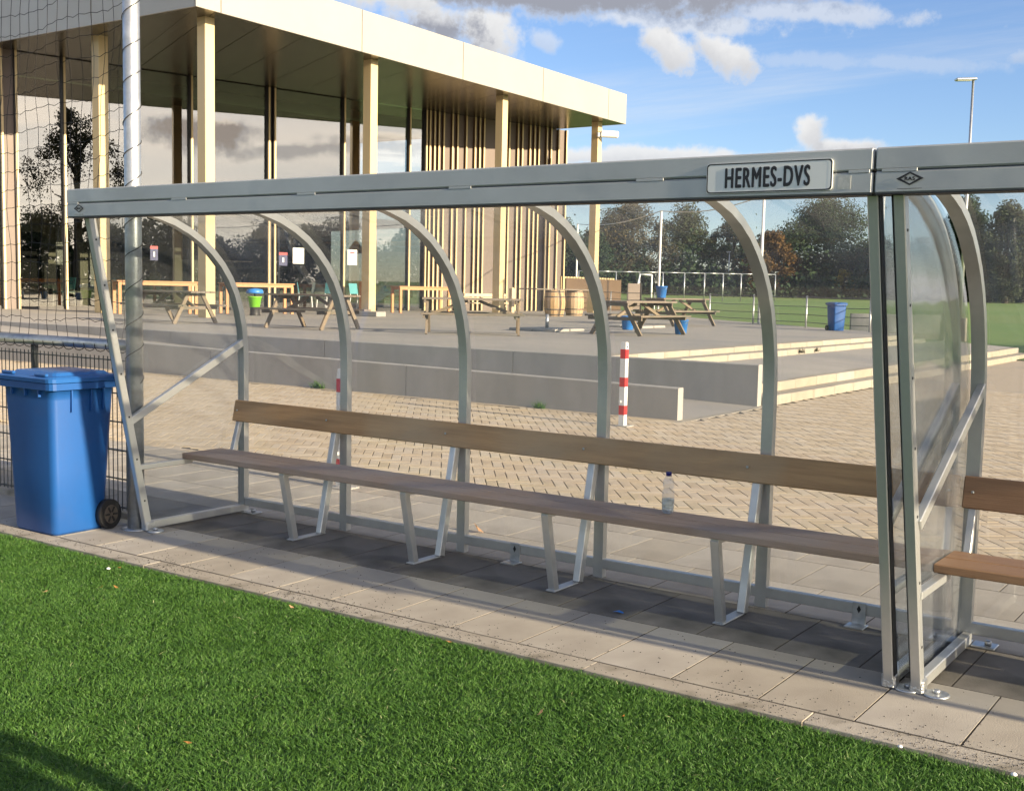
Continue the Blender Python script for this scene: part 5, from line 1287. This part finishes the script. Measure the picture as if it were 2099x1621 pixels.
def weed(x, y, z, s, seed, label, mat):
    r = np.random.default_rng(seed); n = 60; V = []; T = []
    for k in range(n):
        a = r.uniform(0, 6.28); l = s*r.uniform(0.5, 1.2); b = np.array([x+r.normal(0, s*0.35), y+r.normal(0, s*0.12), z]); d = np.array([math.cos(a)*0.7, math.sin(a)*0.4-0.2, r.uniform(0.4, 1.0)]); d /= np.linalg.norm(d)
        w = np.array([-math.sin(a), math.cos(a), 0])*s*0.07
        o = len(V); V += [b-w, b+w, b+d*l]; T.append((o, o+1, o+2))
    o = obj('weed_tuft', arr_mesh('weed_tuft', np.array(V)-np.array([x, y, z]), np.array(T), mat, np.repeat(r.uniform(0.4, 0.9, n), 3))); o.location = (x, y, z)
    tag(o, label, 'weed', 'weeds at the wall foot')
for i, (px, py, s, lab) in enumerate(((1112, 836, 0.13, 'low weed at the foot of the low wall near the middle'), (745, 797, 0.10, 'tiny weed at the wall foot by the half hidden bollard'), (668, 795, 0.15, 'spreading weed at the wall foot left of the half hidden bollard'))):
    x, y = on_ground(px, py); weed(x, 8.56, 0.0, s, 60+i, lab, TURF)
for i, (px, py, s, lab) in enumerate(((1612, 722, 0.14, 'dry weed on the upper step right of the fourth arch'), (1663, 720, 0.12, 'dry weed further along the upper step'))):
    x, y = on_ground(px, py, 0.42); weed(-2.66, y, 0.42, s, 70+i, lab, LV_BROWN)
def person(x, y, rz):
    root = tag(empty('person', (x, y, -0.006), rz), 'person in dark jacket and jeans on the turf out of view, added for the cast shadow', 'person')
    J = {'pel': (0, 0, 0.95, 0.150, 0.115), 'spi': (0, 0.0, 1.12, 0.150, 0.112), 'che': (0, -0.01, 1.32, 0.175, 0.125), 'nek': (0, 0.0, 1.47, 0.065, 0.065), 'hd0': (0, -0.015, 1.56, 0.072, 0.082), 'hd1': (0, -0.02, 1.66, 0.078, 0.092), 'hd2': (0, -0.012, 1.735, 0.055, 0.066)}
    E_ = [('pel', 'spi'), ('spi', 'che'), ('che', 'nek'), ('nek', 'hd0'), ('hd0', 'hd1'), ('hd1', 'hd2')]
    for sx, t in ((-1, 'l'), (1, 'r')):
        J['hip'+t] = (sx*0.095, 0, 0.88, 0.098, 0.105); J['kne'+t] = (sx*0.115, -0.012, 0.49, 0.066, 0.07); J['ank'+t] = (sx*0.125, 0.012, 0.10, 0.046, 0.05)
        J['hee'+t] = (sx*0.128, 0.03, 0.05, 0.045, 0.045); J['toe'+t] = (sx*0.150, -0.17, 0.04, 0.042, 0.034)
        J['sho'+t] = (sx*0.195, 0.0, 1.40, 0.068, 0.068); J['elb'+t] = (sx*0.305, 0.045, 1.13, 0.052, 0.052); J['wri'+t] = (sx*0.215, -0.085, 0.945, 0.042, 0.042); J['han'+t] = (sx*0.165, -0.10, 0.895, 0.045, 0.036)
        E_ += [('pel', 'hip'+t), ('hip'+t, 'kne'+t), ('kne'+t, 'ank'+t), ('ank'+t, 'hee'+t), ('hee'+t, 'toe'+t), ('che', 'sho'+t), ('sho'+t, 'elb'+t), ('elb'+t, 'wri'+t), ('wri'+t, 'han'+t)]
    K = list(J); me = bpy.data.meshes.new('body'); me.from_pydata([J[k][:3] for k in K], [(K.index(a), K.index(b)) for a, b in E_], [])
    o = obj('body', me, None); sk = o.modifiers.new('skin', 'SKIN'); sk.use_smooth_shade = True
    for i, k in enumerate(K): me.skin_vertices[0].data[i].radius = J[k][3:]
    me.skin_vertices[0].data[K.index('pel')].use_root = True
    sb = o.modifiers.new('sub', 'SUBSURF'); sb.levels = 2; sb.render_levels = 2
    bpy.context.view_layer.update()
    m2 = bpy.data.meshes.new_from_object(o.evaluated_get(bpy.context.evaluated_depsgraph_get()))
    bpy.data.objects.remove(o)
    mats = [pm('dark_jacket', (0.03, 0.035, 0.05), (0.02, 0.024, 0.035), 20, 0.8, bump=0.3, bscale=25), pm('blue_jeans', (0.05, 0.07, 0.12), (0.035, 0.05, 0.09), 30, 0.85), pm('skin', (0.52, 0.33, 0.25), rough=0.5), pm('shoe', (0.03, 0.028, 0.026), rough=0.5)]
    m2.materials.clear()
    for q in mats: m2.materials.append(q)
    for p in m2.polygons:
        z = p.center.z; p.material_index = 2 if z > 1.485 else (3 if z < 0.085 else (1 if z < 0.86 and abs(p.center.x) < 0.3 else 0)); p.use_smooth = True
    b = obj('body', m2, root)
    hr = MB(); hr.lathe([(0.088, -0.03), (0.097, 0.03), (0.090, 0.075), (0.06, 0.108), (0.0, 0.118)], (0, 0.008, 1.665), 20); hr.build('hair', pm('hair', (0.05, 0.03, 0.02), rough=0.7), root, False)
    f = MB()
    for sx in (-1, 1): f.lathe([(0.0, -0.009), (0.009, -0.004), (0.009, 0.004), (0.0, 0.009)], (sx*0.032, -0.105, 1.645), 8)
    f.build('eyes', pm('eye', (0.05, 0.04, 0.035), rough=0.2), root, False)
    MB().add([(-0.012, -0.100, 1.602), (0.012, -0.100, 1.602), (0, -0.132, 1.606), (0, -0.103, 1.648)], [(0, 1, 2), (0, 2, 3), (1, 3, 2), (0, 3, 1)]).build('nose', mats[2], root, False)
    MB().box(-0.024, 0.024, -0.101, -0.092, 1.572, 1.580, 0.003).build('mouth', pm('lips', (0.36, 0.16, 0.14), rough=0.5), root, False)
    for sx in (-1, 1): MB().boxm(Matrix.Translation((sx*0.083, 0.0, 1.63)), 0.018, 0.03, 0.055, 0.007).build('ear', mats[2], root, False)
    return root
person(7.15, -3.02, R(-115))  # figure out of view, added to cast the shadow at lower left
print('tris', sum(len(o.data.polygons) for o in bpy.data.objects if o.type == 'MESH'))
